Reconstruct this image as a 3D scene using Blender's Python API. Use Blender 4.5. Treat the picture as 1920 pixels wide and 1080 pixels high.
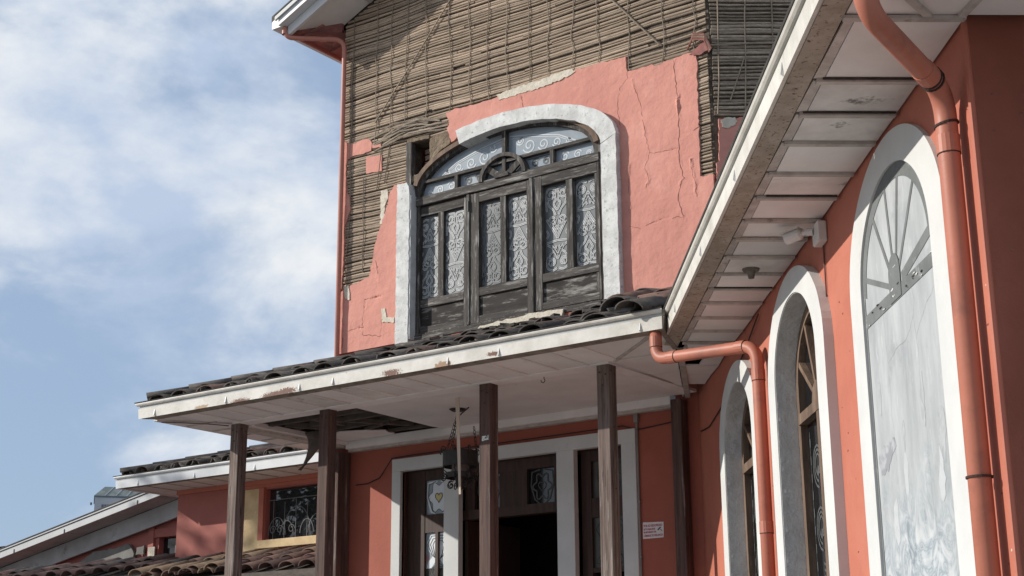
import bpy, bmesh, math, random
from mathutils import Vector, Matrix, noise as mnoise
from mathutils.geometry import delaunay_2d_cdt

for o in list(bpy.data.objects):
    bpy.data.objects.remove(o, do_unlink=True)
S = bpy.context.scene
COL = S.collection
rnd = random.Random(7)
R = math.radians

# ------------------------------------------------------------------ camera
cam_d = bpy.data.cameras.new('camera'); cam = bpy.data.objects.new('camera', cam_d); COL.objects.link(cam)
RX = Vector((0.80917866, 0.58752198, -0.00691463))
RDn = Vector((-0.1655115, 0.21663133, -0.962121))
RF = Vector((-0.56376931, 0.77967223, 0.2725351))
m = Matrix.Identity(4)
for i in range(3):
    m[i][0] = RX[i]; m[i][1] = -RDn[i]; m[i][2] = -RF[i]
m.translation = (0, 0, 1.6)
cam.matrix_world = m
cam_d.sensor_width = 36.0; cam_d.lens = 36.0 * 2759.0 / 1920.0
cam_d.clip_start = 0.1; cam_d.clip_end = 3000
S.camera = cam

# ------------------------------------------------------------------ light
SUN = Vector((-1.40, -1.0, 0.745)).normalized()
elev = math.asin(SUN.z)
sd = bpy.data.lights.new('sun', 'SUN'); sun = bpy.data.objects.new('sun', sd); COL.objects.link(sun)
sd.energy = 4.9; sd.angle = R(0.55); sd.color = (1.0, 0.95, 0.87)
sun.rotation_euler = SUN.to_track_quat('Z', 'Y').to_euler(); sun.location = (-20, -10, 20)

w = bpy.data.worlds.new('World'); S.world = w; w.use_nodes = True
nt = w.node_tree; nt.nodes.clear()
def N(t, kind, **kw):
    n = t.nodes.new(kind)
    for k, v in kw.items():
        if k.startswith('i_'):
            n.inputs[k[2:]].default_value = v
        else:
            setattr(n, k, v)
    return n
L = nt.links.new
wo_ = N(nt, 'ShaderNodeOutputWorld'); bg = N(nt, 'ShaderNodeBackground')
sky = N(nt, 'ShaderNodeTexSky', sky_type='NISHITA', sun_disc=False, sun_elevation=elev,
        sun_rotation=math.atan2(SUN.x, SUN.y), air_density=1.0, dust_density=1.2, ozone_density=1.6, altitude=300)
tc = N(nt, 'ShaderNodeTexCoord')
sep = N(nt, 'ShaderNodeSeparateXYZ'); L(tc.outputs['Generated'], sep.inputs[0])
zc = N(nt, 'ShaderNodeMath', operation='MAXIMUM'); L(sep.outputs['Z'], zc.inputs[0]); zc.inputs[1].default_value = 0.0
za = N(nt, 'ShaderNodeMath', operation='ADD'); L(zc.outputs[0], za.inputs[0]); za.inputs[1].default_value = 0.42
dv = N(nt, 'ShaderNodeVectorMath', operation='DIVIDE')
cmb = N(nt, 'ShaderNodeCombineXYZ')
for i in range(3): L(za.outputs[0], cmb.inputs[i])
L(tc.outputs['Generated'], dv.inputs[0]); L(cmb.outputs[0], dv.inputs[1])
mp = N(nt, 'ShaderNodeMapping'); mp.inputs['Scale'].default_value = (2.0, 2.0, 3.4); mp.inputs['Location'].default_value = (1.8134, 16.1929, 13.8688)
L(tc.outputs['Generated'], mp.inputs[0])
n1 = N(nt, 'ShaderNodeTexNoise'); n1.inputs['Scale'].default_value = 2.3; n1.inputs['Detail'].default_value = 10; n1.inputs['Roughness'].default_value = 0.56; n1.inputs['Distortion'].default_value = 0.25
L(mp.outputs[0], n1.inputs['Vector'])
r1 = N(nt, 'ShaderNodeValToRGB'); r1.color_ramp.elements[0].position = 0.395; r1.color_ramp.elements[1].position = 0.59
r1.color_ramp.interpolation = 'EASE'
L(n1.outputs['Fac'], r1.inputs[0])
n2 = N(nt, 'ShaderNodeTexNoise'); n2.inputs['Scale'].default_value = 3.4; n2.inputs['Detail'].default_value = 7; n2.inputs['Roughness'].default_value = 0.55
mp2 = N(nt, 'ShaderNodeMapping'); mp2.inputs['Location'].default_value = (5.2, 1.3, 2.2); L(mp.outputs[0], mp2.inputs[0]); L(mp2.outputs[0], n2.inputs['Vector'])
r2 = N(nt, 'ShaderNodeValToRGB'); r2.color_ramp.elements[0].position = 0.38; r2.color_ramp.elements[1].position = 0.60
r2.color_ramp.elements[0].color = (5.1, 6.1, 7.8, 1); r2.color_ramp.elements[1].color = (8.7, 8.95, 9.2, 1)
L(n2.outputs['Fac'], r2.inputs[0])
# thin veil over the clear sky so that the blue is pale
veil = N(nt, 'ShaderNodeMix', data_type='RGBA'); veil.inputs[0].default_value = 0.72
L(sky.outputs[0], veil.inputs[6]); veil.inputs[7].default_value = (4.0, 5.3, 7.4, 1)
mx = N(nt, 'ShaderNodeMix', data_type='RGBA'); L(r1.outputs[0], mx.inputs[0]); L(veil.outputs[2], mx.inputs[6]); L(r2.outputs[0], mx.inputs[7])
L(mx.outputs[2], bg.inputs['Color']); bg.inputs['Strength'].default_value = 0.1
L(bg.outputs[0], wo_.inputs[0])

S.view_settings.view_transform = 'Standard'; S.view_settings.look = 'None'
S.view_settings.exposure = 0.0; S.view_settings.gamma = 1.0
S.view_settings.use_curve_mapping = False
S.render.engine = 'CYCLES'

# ------------------------------------------------------------------ materials
MATS = {}
def M(name, base, base2=None, scale=5.0, rough=0.75, bump=0.0, bscale=40.0, stretch=(1, 1, 1), rv=0.0, spots=(), blobs=(), spec=0.35,
      lo=0.35, hi=0.65, metal=0.0, detail=6.0, bdist=0.01, obj=False, bstretch=None, wide=None, mural=None):
    mt = bpy.data.materials.new(name); mt.use_nodes = True; t = mt.node_tree; t.nodes.clear(); l = t.links.new
    out = N(t, 'ShaderNodeOutputMaterial'); b = N(t, 'ShaderNodeBsdfPrincipled'); l(b.outputs[0], out.inputs[0])
    b.inputs['Roughness'].default_value = rough; b.inputs['Specular IOR Level'].default_value = spec; b.inputs['Metallic'].default_value = metal
    if obj:
        g = N(t, 'ShaderNodeTexCoord'); pos = g.outputs['Object']
    else:
        g = N(t, 'ShaderNodeNewGeometry'); pos = g.outputs['Position']
    mpn = N(t, 'ShaderNodeMapping'); mpn.inputs['Scale'].default_value = stretch; l(pos, mpn.inputs[0])
    vec = mpn.outputs[0]
    oi = N(t, 'ShaderNodeObjectInfo')
    if rv > 0:   # every piece gets its own patch of the noise
        ad = N(t, 'ShaderNodeVectorMath', operation='MULTIPLY_ADD'); cb = N(t, 'ShaderNodeCombineXYZ')
        for i in range(3): l(oi.outputs['Random'], cb.inputs[i])
        l(cb.outputs[0], ad.inputs[0]); ad.inputs[1].default_value = (17, 31, 23); l(vec, ad.inputs[2]); vec = ad.outputs[0]
    n = N(t, 'ShaderNodeTexNoise'); n.inputs['Scale'].default_value = scale; n.inputs['Detail'].default_value = detail; n.inputs['Roughness'].default_value = 0.62
    l(vec, n.inputs['Vector'])
    base2 = base2 or tuple(c * 0.82 for c in base)
    mr = N(t, 'ShaderNodeMapRange'); mr.inputs[1].default_value = lo; mr.inputs[2].default_value = hi; l(n.outputs['Fac'], mr.inputs[0])
    mix = N(t, 'ShaderNodeMix', data_type='RGBA'); l(mr.outputs[0], mix.inputs[0]); mix.inputs[6].default_value = (*base2, 1); mix.inputs[7].default_value = (*base, 1)
    col = mix.outputs[2]
    for (sc, ssc, th, soft, amt) in spots:
        sn = N(t, 'ShaderNodeTexNoise'); sn.inputs['Scale'].default_value = ssc; sn.inputs['Detail'].default_value = 7; sn.inputs['Roughness'].default_value = 0.68
        l(vec, sn.inputs['Vector'])
        sr = N(t, 'ShaderNodeMapRange'); sr.inputs[1].default_value = th; sr.inputs[2].default_value = th + soft; sr.inputs[4].default_value = amt; l(sn.outputs['Fac'], sr.inputs[0])
        sm = N(t, 'ShaderNodeMix', data_type='RGBA'); l(sr.outputs[0], sm.inputs[0]); l(col, sm.inputs[6]); sm.inputs[7].default_value = (*sc, 1); col = sm.outputs[2]
    if wide:
        sc, ssc, th, soft, amt = wide
        sn = N(t, 'ShaderNodeTexNoise'); sn.inputs['Scale'].default_value = ssc; sn.inputs['Detail'].default_value = 8; sn.inputs['Roughness'].default_value = 0.65; l(pos, sn.inputs['Vector'])
        sr = N(t, 'ShaderNodeMapRange'); sr.inputs[1].default_value = th; sr.inputs[2].default_value = th + soft; sr.inputs[4].default_value = amt; l(sn.outputs['Fac'], sr.inputs[0])
        sm = N(t, 'ShaderNodeMix', data_type='RGBA'); l(sr.outputs[0], sm.inputs[0]); l(col, sm.inputs[6]); sm.inputs[7].default_value = (*sc, 1); col = sm.outputs[2]
    for (p, rad, sc, ssc, bst) in blobs:     # stains of their own shape at fixed places
        sub = N(t, 'ShaderNodeVectorMath', operation='SUBTRACT'); l(pos, sub.inputs[0]); sub.inputs[1].default_value = p
        mu = N(t, 'ShaderNodeVectorMath', operation='MULTIPLY'); l(sub.outputs[0], mu.inputs[0]); mu.inputs[1].default_value = bst
        ln = N(t, 'ShaderNodeVectorMath', operation='LENGTH'); l(mu.outputs[0], ln.inputs[0])
        sn = N(t, 'ShaderNodeTexNoise'); sn.inputs['Scale'].default_value = ssc; sn.inputs['Detail'].default_value = 8; sn.inputs['Roughness'].default_value = 0.7; l(pos, sn.inputs['Vector'])
        fa = N(t, 'ShaderNodeMapRange'); fa.inputs[1].default_value = 0.0; fa.inputs[2].default_value = rad; fa.inputs[3].default_value = 0.62; fa.inputs[4].default_value = -0.1; l(ln.outputs['Value'], fa.inputs[0])
        ad2 = N(t, 'ShaderNodeMath', operation='ADD'); l(fa.outputs[0], ad2.inputs[0]); l(sn.outputs['Fac'], ad2.inputs[1])
        sr = N(t, 'ShaderNodeMapRange'); sr.inputs[1].default_value = 0.80; sr.inputs[2].default_value = 0.86; l(ad2.outputs[0], sr.inputs[0])
        sm = N(t, 'ShaderNodeMix', data_type='RGBA'); l(sr.outputs[0], sm.inputs[0]); l(col, sm.inputs[6]); sm.inputs[7].default_value = (*sc, 1); col = sm.outputs[2]
    if mural:      # remains of a painted scene low on the panel
        z_hi, z_lo = mural
        sx = N(t, 'ShaderNodeSeparateXYZ'); l(pos, sx.inputs[0])
        bn0 = N(t, 'ShaderNodeTexNoise'); bn0.inputs['Scale'].default_value = 3.2; bn0.inputs['Detail'].default_value = 5; l(pos, bn0.inputs['Vector'])
        za_ = N(t, 'ShaderNodeMath', operation='MULTIPLY_ADD'); l(bn0.outputs['Fac'], za_.inputs[0]); za_.inputs[1].default_value = 1.1; l(sx.outputs['Z'], za_.inputs[2])
        mk = N(t, 'ShaderNodeMapRange'); mk.inputs[1].default_value = z_lo + .55; mk.inputs[2].default_value = z_hi + .55; mk.inputs[3].default_value = .85; mk.inputs[4].default_value = 0.0; l(za_.outputs[0], mk.inputs[0])
        wn_ = N(t, 'ShaderNodeTexNoise'); wn_.inputs['Scale'].default_value = 5.5; wn_.inputs['Detail'].default_value = 5; wn_.inputs['Distortion'].default_value = 2.6; wn_.inputs['Roughness'].default_value = 0.5; l(pos, wn_.inputs['Vector'])
        rp = N(t, 'ShaderNodeValToRGB'); e = rp.color_ramp.elements
        e[0].position = .36; e[0].color = (0.16, 0.20, 0.235, 1); e[1].position = .66; e[1].color = (0.50, 0.52, 0.53, 1)
        for p_, c_ in ((.44, (0.38, 0.415, 0.44, 1)), (.47, (0.21, 0.255, 0.29, 1)), (.53, (0.34, 0.38, 0.41, 1)), (.58, (0.42, 0.445, 0.465, 1))):
            q_ = e.new(p_); q_.color = c_
        l(wn_.outputs['Fac'], rp.inputs[0])
        sm = N(t, 'ShaderNodeMix', data_type='RGBA'); l(mk.outputs[0], sm.inputs[0]); l(col, sm.inputs[6]); l(rp.outputs[0], sm.inputs[7]); col = sm.outputs[2]
    if rv > 0:
        hv = N(t, 'ShaderNodeHueSaturation'); l(col, hv.inputs['Color'])
        vr = N(t, 'ShaderNodeMapRange'); vr.inputs[3].default_value = 1 - rv; vr.inputs[4].default_value = 1 + rv; l(oi.outputs['Random'], vr.inputs[0]); l(vr.outputs[0], hv.inputs['Value']); col = hv.outputs[0]
    l(col, b.inputs['Base Color'])
    if bump > 0:
        bn = N(t, 'ShaderNodeTexNoise'); bn.inputs['Scale'].default_value = bscale; bn.inputs['Detail'].default_value = 6; bn.inputs['Roughness'].default_value = 0.6
        if bstretch:
            m3 = N(t, 'ShaderNodeMapping'); m3.inputs['Scale'].default_value = bstretch; l(pos, m3.inputs[0]); l(m3.outputs[0], bn.inputs['Vector'])
        else:
            l(vec, bn.inputs['Vector'])
        bp = N(t, 'ShaderNodeBump'); bp.inputs['Strength'].default_value = bump; bp.inputs['Distance'].default_value = bdist; l(bn.outputs['Fac'], bp.inputs['Height']); l(bp.outputs[0], b.inputs['Normal'])
    MATS[name] = mt
    return mt

M('pink_plaster', (0.575, 0.262, 0.208), (0.495, 0.216, 0.172), scale=1.6, rough=0.85, wide=((0.50, 0.21, 0.17), 6.5, 0.58, 0.12, 0.45), bump=0.45, bscale=14, bdist=0.02,
  spots=[((0.60, 0.315, 0.262), 3.2, 0.56, 0.16, 0.5), ((0.42, 0.16, 0.13), 24, 0.69, 0.06, 0.6)])
M('pink_wall', (0.445, 0.146, 0.094), (0.375, 0.118, 0.077), scale=1.9, rough=0.72, wide=((0.50, 0.185, 0.128), 1.1, 0.52, 0.2, 0.5), bump=0.28, bscale=30, bdist=0.008,
  spots=[((0.40, 0.11, 0.07), 6, 0.6, 0.2, 0.4), ((0.20, 0.08, 0.06), 34, 0.735, 0.03, 0.7)])
M('pink_porch_shaded', (0.345, 0.098, 0.064), (0.295, 0.082, 0.054), scale=1.9, rough=0.75, wide=((0.40, 0.125, 0.085), 1.3, 0.54, 0.2, 0.5), bump=0.28, bscale=30, bdist=0.008,  # darker copy of the wall pink, porch shade partly put into the colour
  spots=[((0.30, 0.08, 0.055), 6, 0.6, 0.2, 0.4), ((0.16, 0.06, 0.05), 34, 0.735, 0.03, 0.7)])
M('pink_annex', (0.36, 0.122, 0.098), (0.30, 0.102, 0.084), scale=2.4, rough=0.8, bump=0.2, bscale=20, spots=[((0.30, 0.10, 0.08), 5, 0.58, 0.2, 0.5)])
M('pink_dirty', (0.30, 0.11, 0.095), (0.15, 0.075, 0.07), scale=7, rough=0.85, bump=0.2, spots=[((0.32, 0.20, 0.17), 9, 0.56, 0.1, 0.6)])
M('bare_render', (0.62, 0.57, 0.48), (0.48, 0.43, 0.35), scale=14, rough=0.95, bump=0.8, bscale=40, spots=[((0.35, 0.31, 0.25), 20, 0.58, 0.1, 0.6)])
M('white_trim', (0.565, 0.57, 0.56), (0.505, 0.51, 0.50), scale=3, rough=0.7, bump=0.1, bscale=30, spots=[((0.42, 0.41, 0.38), 9, 0.63, 0.1, 0.5)])
M('white_aged', (0.64, 0.64, 0.625), (0.47, 0.47, 0.46), scale=9, rough=0.85, bump=0.4, bscale=35,
  spots=[((0.24, 0.24, 0.23), 22, 0.57, 0.08, 0.75), ((0.66, 0.66, 0.64), 5, 0.6, 0.1, 0.5), ((0.30, 0.29, 0.27), 60, 0.60, 0.06, 0.6), ((0.36, 0.355, 0.345), 3.2, 0.54, 0.14, 0.55)])
M('grey_reveal', (0.56, 0.56, 0.55), (0.46, 0.46, 0.45), scale=7, rough=0.8, bump=0.7, bscale=14, bdist=0.03, spots=[((0.62, 0.62, 0.60), 10, 0.64, 0.04, 0.8)])
M('soffit_white', (0.76, 0.725, 0.70), (0.67, 0.635, 0.61), scale=3.2, rough=0.85, bump=0.1, bscale=30, rv=0.07,
  spots=[((0.30, 0.26, 0.22), 4.2, 0.64, 0.12, 0.55)])
M('batten', (0.52, 0.47, 0.435), (0.36, 0.32, 0.29), scale=10, rough=0.85, rv=0.1, spots=[((0.12, 0.10, 0.08), 12, 0.6, 0.1, 0.7)])
M('soffit_stained', (0.74, 0.70, 0.67), (0.55, 0.515, 0.485), scale=4, rough=0.9, rv=0.08, spots=[((0.10, 0.085, 0.07), 6, 0.585, 0.08, 0.8)])
M('joint_black', (0.030, 0.025, 0.020), (0.075, 0.062, 0.05), scale=18, rough=0.95)
M('rusty_board', (0.40, 0.34, 0.28), (0.28, 0.23, 0.18), scale=9, rough=0.85, bump=0.3, bscale=60,
  spots=[((0.07, 0.035, 0.02), 42, 0.58, 0.05, 0.9), ((0.16, 0.09, 0.05), 13, 0.60, 0.1, 0.7)])
M('grime_board', (0.30, 0.265, 0.22), (0.17, 0.145, 0.115), scale=9, rough=0.9, spots=[((0.06, 0.045, 0.03), 20, 0.57, 0.08, 0.8)])
RU = (0.12, 0.045, 0.026)
M('gutter_white', (0.62, 0.60, 0.555), (0.48, 0.46, 0.415), scale=5, rough=0.5, bump=0.12, bscale=25,
  spots=[((0.42, 0.38, 0.30), 8, 0.58, 0.14, 0.6), ((0.20, 0.12, 0.07), 34, 0.66, 0.04, 0.8), ((0.33, 0.31, 0.27), 3.5, 0.55, 0.2, 0.4)],
  blobs=[((-8.80, 8.34, 4.02), 0.14, RU, 95, (0.5, 1, 2.4)), ((-8.42, 8.34, 4.025), 0.17, RU, 95, (0.55, 1, 2.4)), ((-8.27, 8.34, 4.04), 0.15, RU, 105, (0.6, 1, 2.4)), ((-7.17, 8.34, 4.04), 0.15, RU, 90, (0.7, 1, 2.4)), ((-6.67, 8.34, 4.03), 0.14, (0.28, 0.16, 0.09), 44, (0.7, 1, 2.4)), ((-6.2, 8.34, 4.05), 0.10, RU, 90, (0.8, 1, 2.2)),
         ((-9.25, 8.34, 4.03), 0.10, (0.34, 0.24, 0.15), 40, (0.5, 1, 2.4))])
M('gutter_clean', (0.62, 0.63, 0.64), (0.55, 0.56, 0.57), scale=4, rough=0.45, spots=[((0.42, 0.42, 0.40), 9, 0.64, 0.1, 0.5)])
M('gutter_groove', (0.42, 0.43, 0.43), (0.34, 0.35, 0.35), scale=6, rough=0.5)
M('drip_dark', (0.045, 0.042, 0.04), (0.09, 0.085, 0.08), scale=10, rough=0.8)
M('wood_black_v', (0.078, 0.068, 0.061), (0.030, 0.025, 0.022), scale=3.2, rough=0.8, stretch=(9, 9, 0.9), bump=0.5, bscale=6, rv=0.2, detail=9,
  spots=[((0.30, 0.285, 0.27), 3.4, 0.545, 0.10, 0.75), ((0.24, 0.225, 0.21), 10, 0.58, 0.05, 0.6)])
M('wood_black_h', (0.078, 0.068, 0.061), (0.030, 0.025, 0.022), scale=3.2, rough=0.8, stretch=(0.9, 9, 9), bump=0.5, bscale=6, rv=0.2, detail=9,
  spots=[((0.30, 0.285, 0.27), 3.4, 0.545, 0.10, 0.75), ((0.24, 0.225, 0.21), 10, 0.58, 0.05, 0.6)])
M('wood_panel', (0.050, 0.043, 0.039), (0.020, 0.017, 0.015), scale=2.6, rough=0.85, stretch=(1.2, 9, 6), bump=0.5, bscale=6, rv=0.2, detail=9,
  spots=[((0.38, 0.36, 0.335), 2.6, 0.515, 0.14, 0.8)])
M('wood_brown', (0.185, 0.122, 0.085), (0.09, 0.058, 0.040), scale=3, rough=0.75, stretch=(5, 5, 1), bump=0.3, bscale=8, spots=[((0.30, 0.22, 0.155), 4, 0.6, 0.12, 0.7), ((0.06, 0.04, 0.03), 7, 0.6, 0.1, 0.6)])
M('wood_post', (0.115, 0.068, 0.055), (0.048, 0.029, 0.025), scale=2.8, rough=0.8, stretch=(10, 10, 0.55), bump=0.6, bscale=5, rv=0.12, detail=9,
  spots=[((0.40, 0.36, 0.33), 2.4, 0.59, 0.13, 0.75), ((0.018, 0.014, 0.012), 6, 0.60, 0.05, 0.8)])
M('wood_post_bleached', (0.22, 0.175, 0.152), (0.085, 0.056, 0.046), scale=2.8, rough=0.85, stretch=(12, 12, 0.55), bump=0.7, bscale=5, rv=0.1, detail=9,
  spots=[((0.46, 0.43, 0.40), 3.0, 0.57, 0.12, 0.7), ((0.025, 0.018, 0.015), 5, 0.585, 0.05, 0.9)])
M('wood_door', (0.060, 0.030, 0.022), (0.030, 0.016, 0.012), scale=3, rough=0.6, stretch=(9, 9, 0.8), bump=0.2, bscale=8, rv=0.1)
M('wood_pale', (0.56, 0.47, 0.39), (0.44, 0.36, 0.29), scale=4, rough=0.8, stretch=(6, 6, 0.7), bump=0.2)
M('cane', (0.44, 0.345, 0.258), (0.275, 0.212, 0.156), scale=3.6, rough=0.85, stretch=(1.4, 6, 30), rv=0.24, bump=0.5, bscale=14, lo=0.38, hi=0.62, detail=9,
  spots=[((0.10, 0.078, 0.06), 2.2, 0.60, 0.08, 0.7), ((0.52, 0.445, 0.36), 6, 0.60, 0.06, 0.7)],
  wide=((0.17, 0.132, 0.10), 1.5, 0.52, 0.16, 0.6))
M('cane_grey', (0.38, 0.315, 0.245), (0.22, 0.18, 0.14), scale=3.6, rough=0.9, stretch=(1.4, 6, 30), rv=0.28, bump=0.5, bscale=14, lo=0.38, hi=0.62, detail=9, spots=[((0.06, 0.05, 0.04), 2.6, 0.58, 0.1, 0.8), ((0.40, 0.37, 0.31), 5, 0.62, 0.06, 0.6)])
M('tie', (0.33, 0.265, 0.20), (0.20, 0.16, 0.12), scale=12, rough=0.9, rv=0.2)
M('mud', (0.13, 0.103, 0.078), (0.060, 0.048, 0.038), scale=10, rough=1.0, bump=0.9, bscale=28, bdist=0.02, spots=[((0.20, 0.16, 0.12), 16, 0.6, 0.08, 0.6)])
M('mud_block', (0.24, 0.185, 0.13), (0.14, 0.105, 0.075), scale=12, rough=1.0, bump=0.9, bscale=35, bdist=0.02, spots=[((0.07, 0.055, 0.04), 18, 0.6, 0.06, 0.7)])
M('tile_dark', (0.098, 0.086, 0.076), (0.040, 0.035, 0.032), scale=7, rough=0.9, bump=0.5, bscale=30, rv=0.5, spots=[((0.20, 0.185, 0.16), 11, 0.60, 0.08, 0.6), ((0.15, 0.09, 0.065), 5, 0.58, 0.1, 0.5), ((0.025, 0.024, 0.02), 18, 0.60, 0.06, 0.7)])
M('tile_rust', (0.15, 0.085, 0.065), (0.07, 0.045, 0.038), scale=9, rough=0.9, bump=0.5, bscale=30, rv=0.2, spots=[((0.05, 0.042, 0.036), 13, 0.57, 0.08, 0.8)])
M('tile_red', (0.150, 0.082, 0.066), (0.062, 0.043, 0.038), scale=6, rough=0.9, bump=0.5, bscale=30, rv=0.40, spots=[((0.045, 0.04, 0.036), 9, 0.58, 0.1, 0.8), ((0.24, 0.17, 0.13), 12, 0.63, 0.07, 0.6)])
M('tile_tan', (0.22, 0.155, 0.10), (0.13, 0.085, 0.058), scale=8, rough=0.9, bump=0.4, bscale=30, rv=0.15, spots=[((0.06, 0.048, 0.04), 14, 0.60, 0.08, 0.8)])
M('pipe_salmon', (0.46, 0.195, 0.148), (0.41, 0.17, 0.13), scale=3, rough=0.5, bump=0.08, bscale=20, spots=[((0.36, 0.15, 0.11), 9, 0.6, 0.1, 0.5), ((0.60, 0.36, 0.30), 16, 0.70, 0.04, 0.7)])
M('pipe_orange', (0.44, 0.160, 0.105), (0.37, 0.132, 0.088), scale=2.4, rough=0.5, bump=0.12, bscale=9, wide=((0.25, 0.10, 0.074), 4.2, 0.52, 0.14, 0.7), spots=[((0.36, 0.12, 0.08), 9, 0.62, 0.1, 0.5), ((0.66, 0.40, 0.32), 22, 0.72, 0.03, 0.7)])
M('pipe_dull', (0.36, 0.135, 0.105), (0.27, 0.105, 0.085), scale=6, rough=0.6, spots=[((0.16, 0.07, 0.06), 10, 0.58, 0.1, 0.7)])
M('seam_dark', (0.05, 0.03, 0.025), rough=0.9)
M('crack_pink', (0.22, 0.085, 0.068), (0.13, 0.055, 0.045), scale=30, rough=0.95)
M('glass_frost', (0.13, 0.14, 0.145), (0.095, 0.103, 0.108), scale=2.6, rough=0.28, spec=0.5, rv=0.14)
M('glass_frost_dim', (0.085, 0.092, 0.096), (0.065, 0.072, 0.076), scale=2.6, rough=0.28, spec=0.5)
M('glass_sky', (0.28, 0.32, 0.355), (0.20, 0.24, 0.275), scale=3, rough=0.2, spec=0.6, rv=0.08)
M('etch_dark', (0.045, 0.047, 0.05), (0.075, 0.078, 0.08), scale=12, rough=0.5)
M('etch_light', (0.50, 0.535, 0.565), (0.42, 0.45, 0.48), scale=12, rough=0.5)
M('etch_mid', (0.50, 0.52, 0.525), (0.42, 0.44, 0.445), scale=12, rough=0.5)
M('etch_faint', (0.10, 0.105, 0.105), (0.06, 0.064, 0.065), scale=12, rough=0.5)
M('etch_dim', (0.22, 0.235, 0.245), (0.17, 0.185, 0.195), scale=12, rough=0.5)
M('glass_dark', (0.012, 0.013, 0.015), (0.008, 0.009, 0.01), rough=0.06, spec=0.6)
M('glass_mirror', (0.02, 0.023, 0.027), (0.016, 0.018, 0.02), rough=0.015, spec=1.0)
M('interior_dark', (0.016, 0.013, 0.012), (0.01, 0.009, 0.008), rough=0.95, spec=0.1)  # near-black, the darkness indoors is put into the colour
M('stain_white', (0.70, 0.74, 0.78), (0.62, 0.66, 0.70), scale=9, rough=0.35)
M('stain_grey', (0.30, 0.36, 0.39), (0.25, 0.30, 0.33), scale=9, rough=0.3)
M('stain_yellow', (0.62, 0.50, 0.22), rough=0.3)
M('stain_green', (0.13, 0.32, 0.26), rough=0.3)
M('stain_pink', (0.36, 0.20, 0.22), rough=0.3)
M('stain_line', (0.015, 0.015, 0.016), rough=0.6)
M('stain_dim', (0.060, 0.060, 0.052), (0.045, 0.045, 0.038), scale=8, rough=0.35)
M('iron_black', (0.016, 0.014, 0.013), (0.028, 0.024, 0.022), scale=30, rough=0.55, spec=0.4)
M('grille_white', (0.13, 0.14, 0.14), rough=0.6)
M('cream_board', (0.62, 0.47, 0.27), (0.50, 0.37, 0.20), scale=8, rough=0.8, bump=0.3, spots=[((0.72, 0.62, 0.45), 9, 0.6, 0.06, 0.7), ((0.30, 0.20, 0.11), 15, 0.64, 0.05, 0.7)])
M('painted_panel', (0.40, 0.42, 0.43), (0.27, 0.29, 0.30), scale=2.4, mural=(2.55, 2.05), wide=((0.24, 0.255, 0.27), 3.4, 0.56, 0.10, 0.55), rough=0.8, stretch=(3.0, 3.0, 0.8), bump=0.1, bscale=20, detail=9, lo=0.32, hi=0.68,
  spots=[((0.52, 0.53, 0.54), 5, 0.58, 0.12, 0.6), ((0.27, 0.28, 0.29), 11, 0.60, 0.1, 0.5)])
M('painted_grey', (0.155, 0.165, 0.165), (0.115, 0.125, 0.125), scale=9, rough=0.75, spots=[((0.32, 0.33, 0.33), 12, 0.6, 0.08, 0.6)])
M('chip_white', (0.60, 0.60, 0.58), (0.04, 0.04, 0.04), scale=60, rough=0.9, lo=0.42, hi=0.5)
M('mural_blue', (0.30, 0.345, 0.385), (0.22, 0.27, 0.315), scale=9, rough=0.8, spots=[((0.52, 0.55, 0.58), 14, 0.52, 0.06, 0.8), ((0.14, 0.19, 0.24), 20, 0.60, 0.05, 0.7)])
M('mural_pale', (0.44, 0.455, 0.47), (0.37, 0.39, 0.405), scale=9, rough=0.8, spots=[((0.33, 0.36, 0.39), 15, 0.60, 0.06, 0.6)])
M('faded_grey', (0.31, 0.325, 0.335), (0.37, 0.385, 0.395), scale=14, rough=0.85, lo=0.4, hi=0.6)
M('mural_grey', (0.24, 0.25, 0.27), (0.36, 0.37, 0.39), scale=16, rough=0.85, lo=0.42, hi=0.56)
M('plastic_white', (0.66, 0.65, 0.63), (0.58, 0.57, 0.55), scale=5, rough=0.4)
M('plastic_grey', (0.24, 0.23, 0.22), rough=0.5)
M('plastic_black', (0.02, 0.02, 0.02), rough=0.3)
M('dusty_holder', (0.20, 0.17, 0.145), (0.12, 0.10, 0.085), scale=30, rough=0.8)
M('sign_face', (0.70, 0.62, 0.62), (0.64, 0.56, 0.56), scale=9, rough=0.5)
M('sign_red', (0.30, 0.03, 0.05), rough=0.5)
M('sign_dark', (0.04, 0.03, 0.035), rough=0.5)
M('cable_black', (0.02, 0.016, 0.015), rough=0.6)
M('cable_red', (0.14, 0.05, 0.04), rough=0.6)
M('torn_sheet', (0.13, 0.105, 0.09), (0.08, 0.065, 0.057), scale=8, rough=0.9, bump=0.3)
M('roof_timber', (0.125, 0.105, 0.09), (0.065, 0.053, 0.045), scale=4, rough=0.9, stretch=(2, 2, 6), rv=0.25)
M('paving', (0.31, 0.298, 0.28), (0.255, 0.243, 0.226), scale=0.6, rough=0.95, bump=0.3, bscale=8, spots=[((0.17, 0.155, 0.14), 2, 0.6, 0.1, 0.5)])
M('far_wall', (0.40, 0.425, 0.45), (0.33, 0.355, 0.38), scale=0.2, rough=0.9)
M('far_roof', (0.12, 0.145, 0.135), (0.17, 0.19, 0.18), scale=0.5, rough=0.5, lo=0.45, hi=0.55)
M('far_glass', (0.09, 0.12, 0.15), rough=0.2)
M('far_blue', (0.06, 0.19, 0.33), rough=0.6)
M('grey_wall_old', (0.21, 0.205, 0.19), (0.14, 0.135, 0.125), scale=4, rough=0.95, bump=0.4)
M('gutter_shade_grey', (0.44, 0.45, 0.46), (0.36, 0.37, 0.38), scale=3, rough=0.5, spots=[((0.30, 0.30, 0.29), 6, 0.58, 0.12, 0.6)])  # white gutter turned grey, the tree's shade is put into the colour
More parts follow.
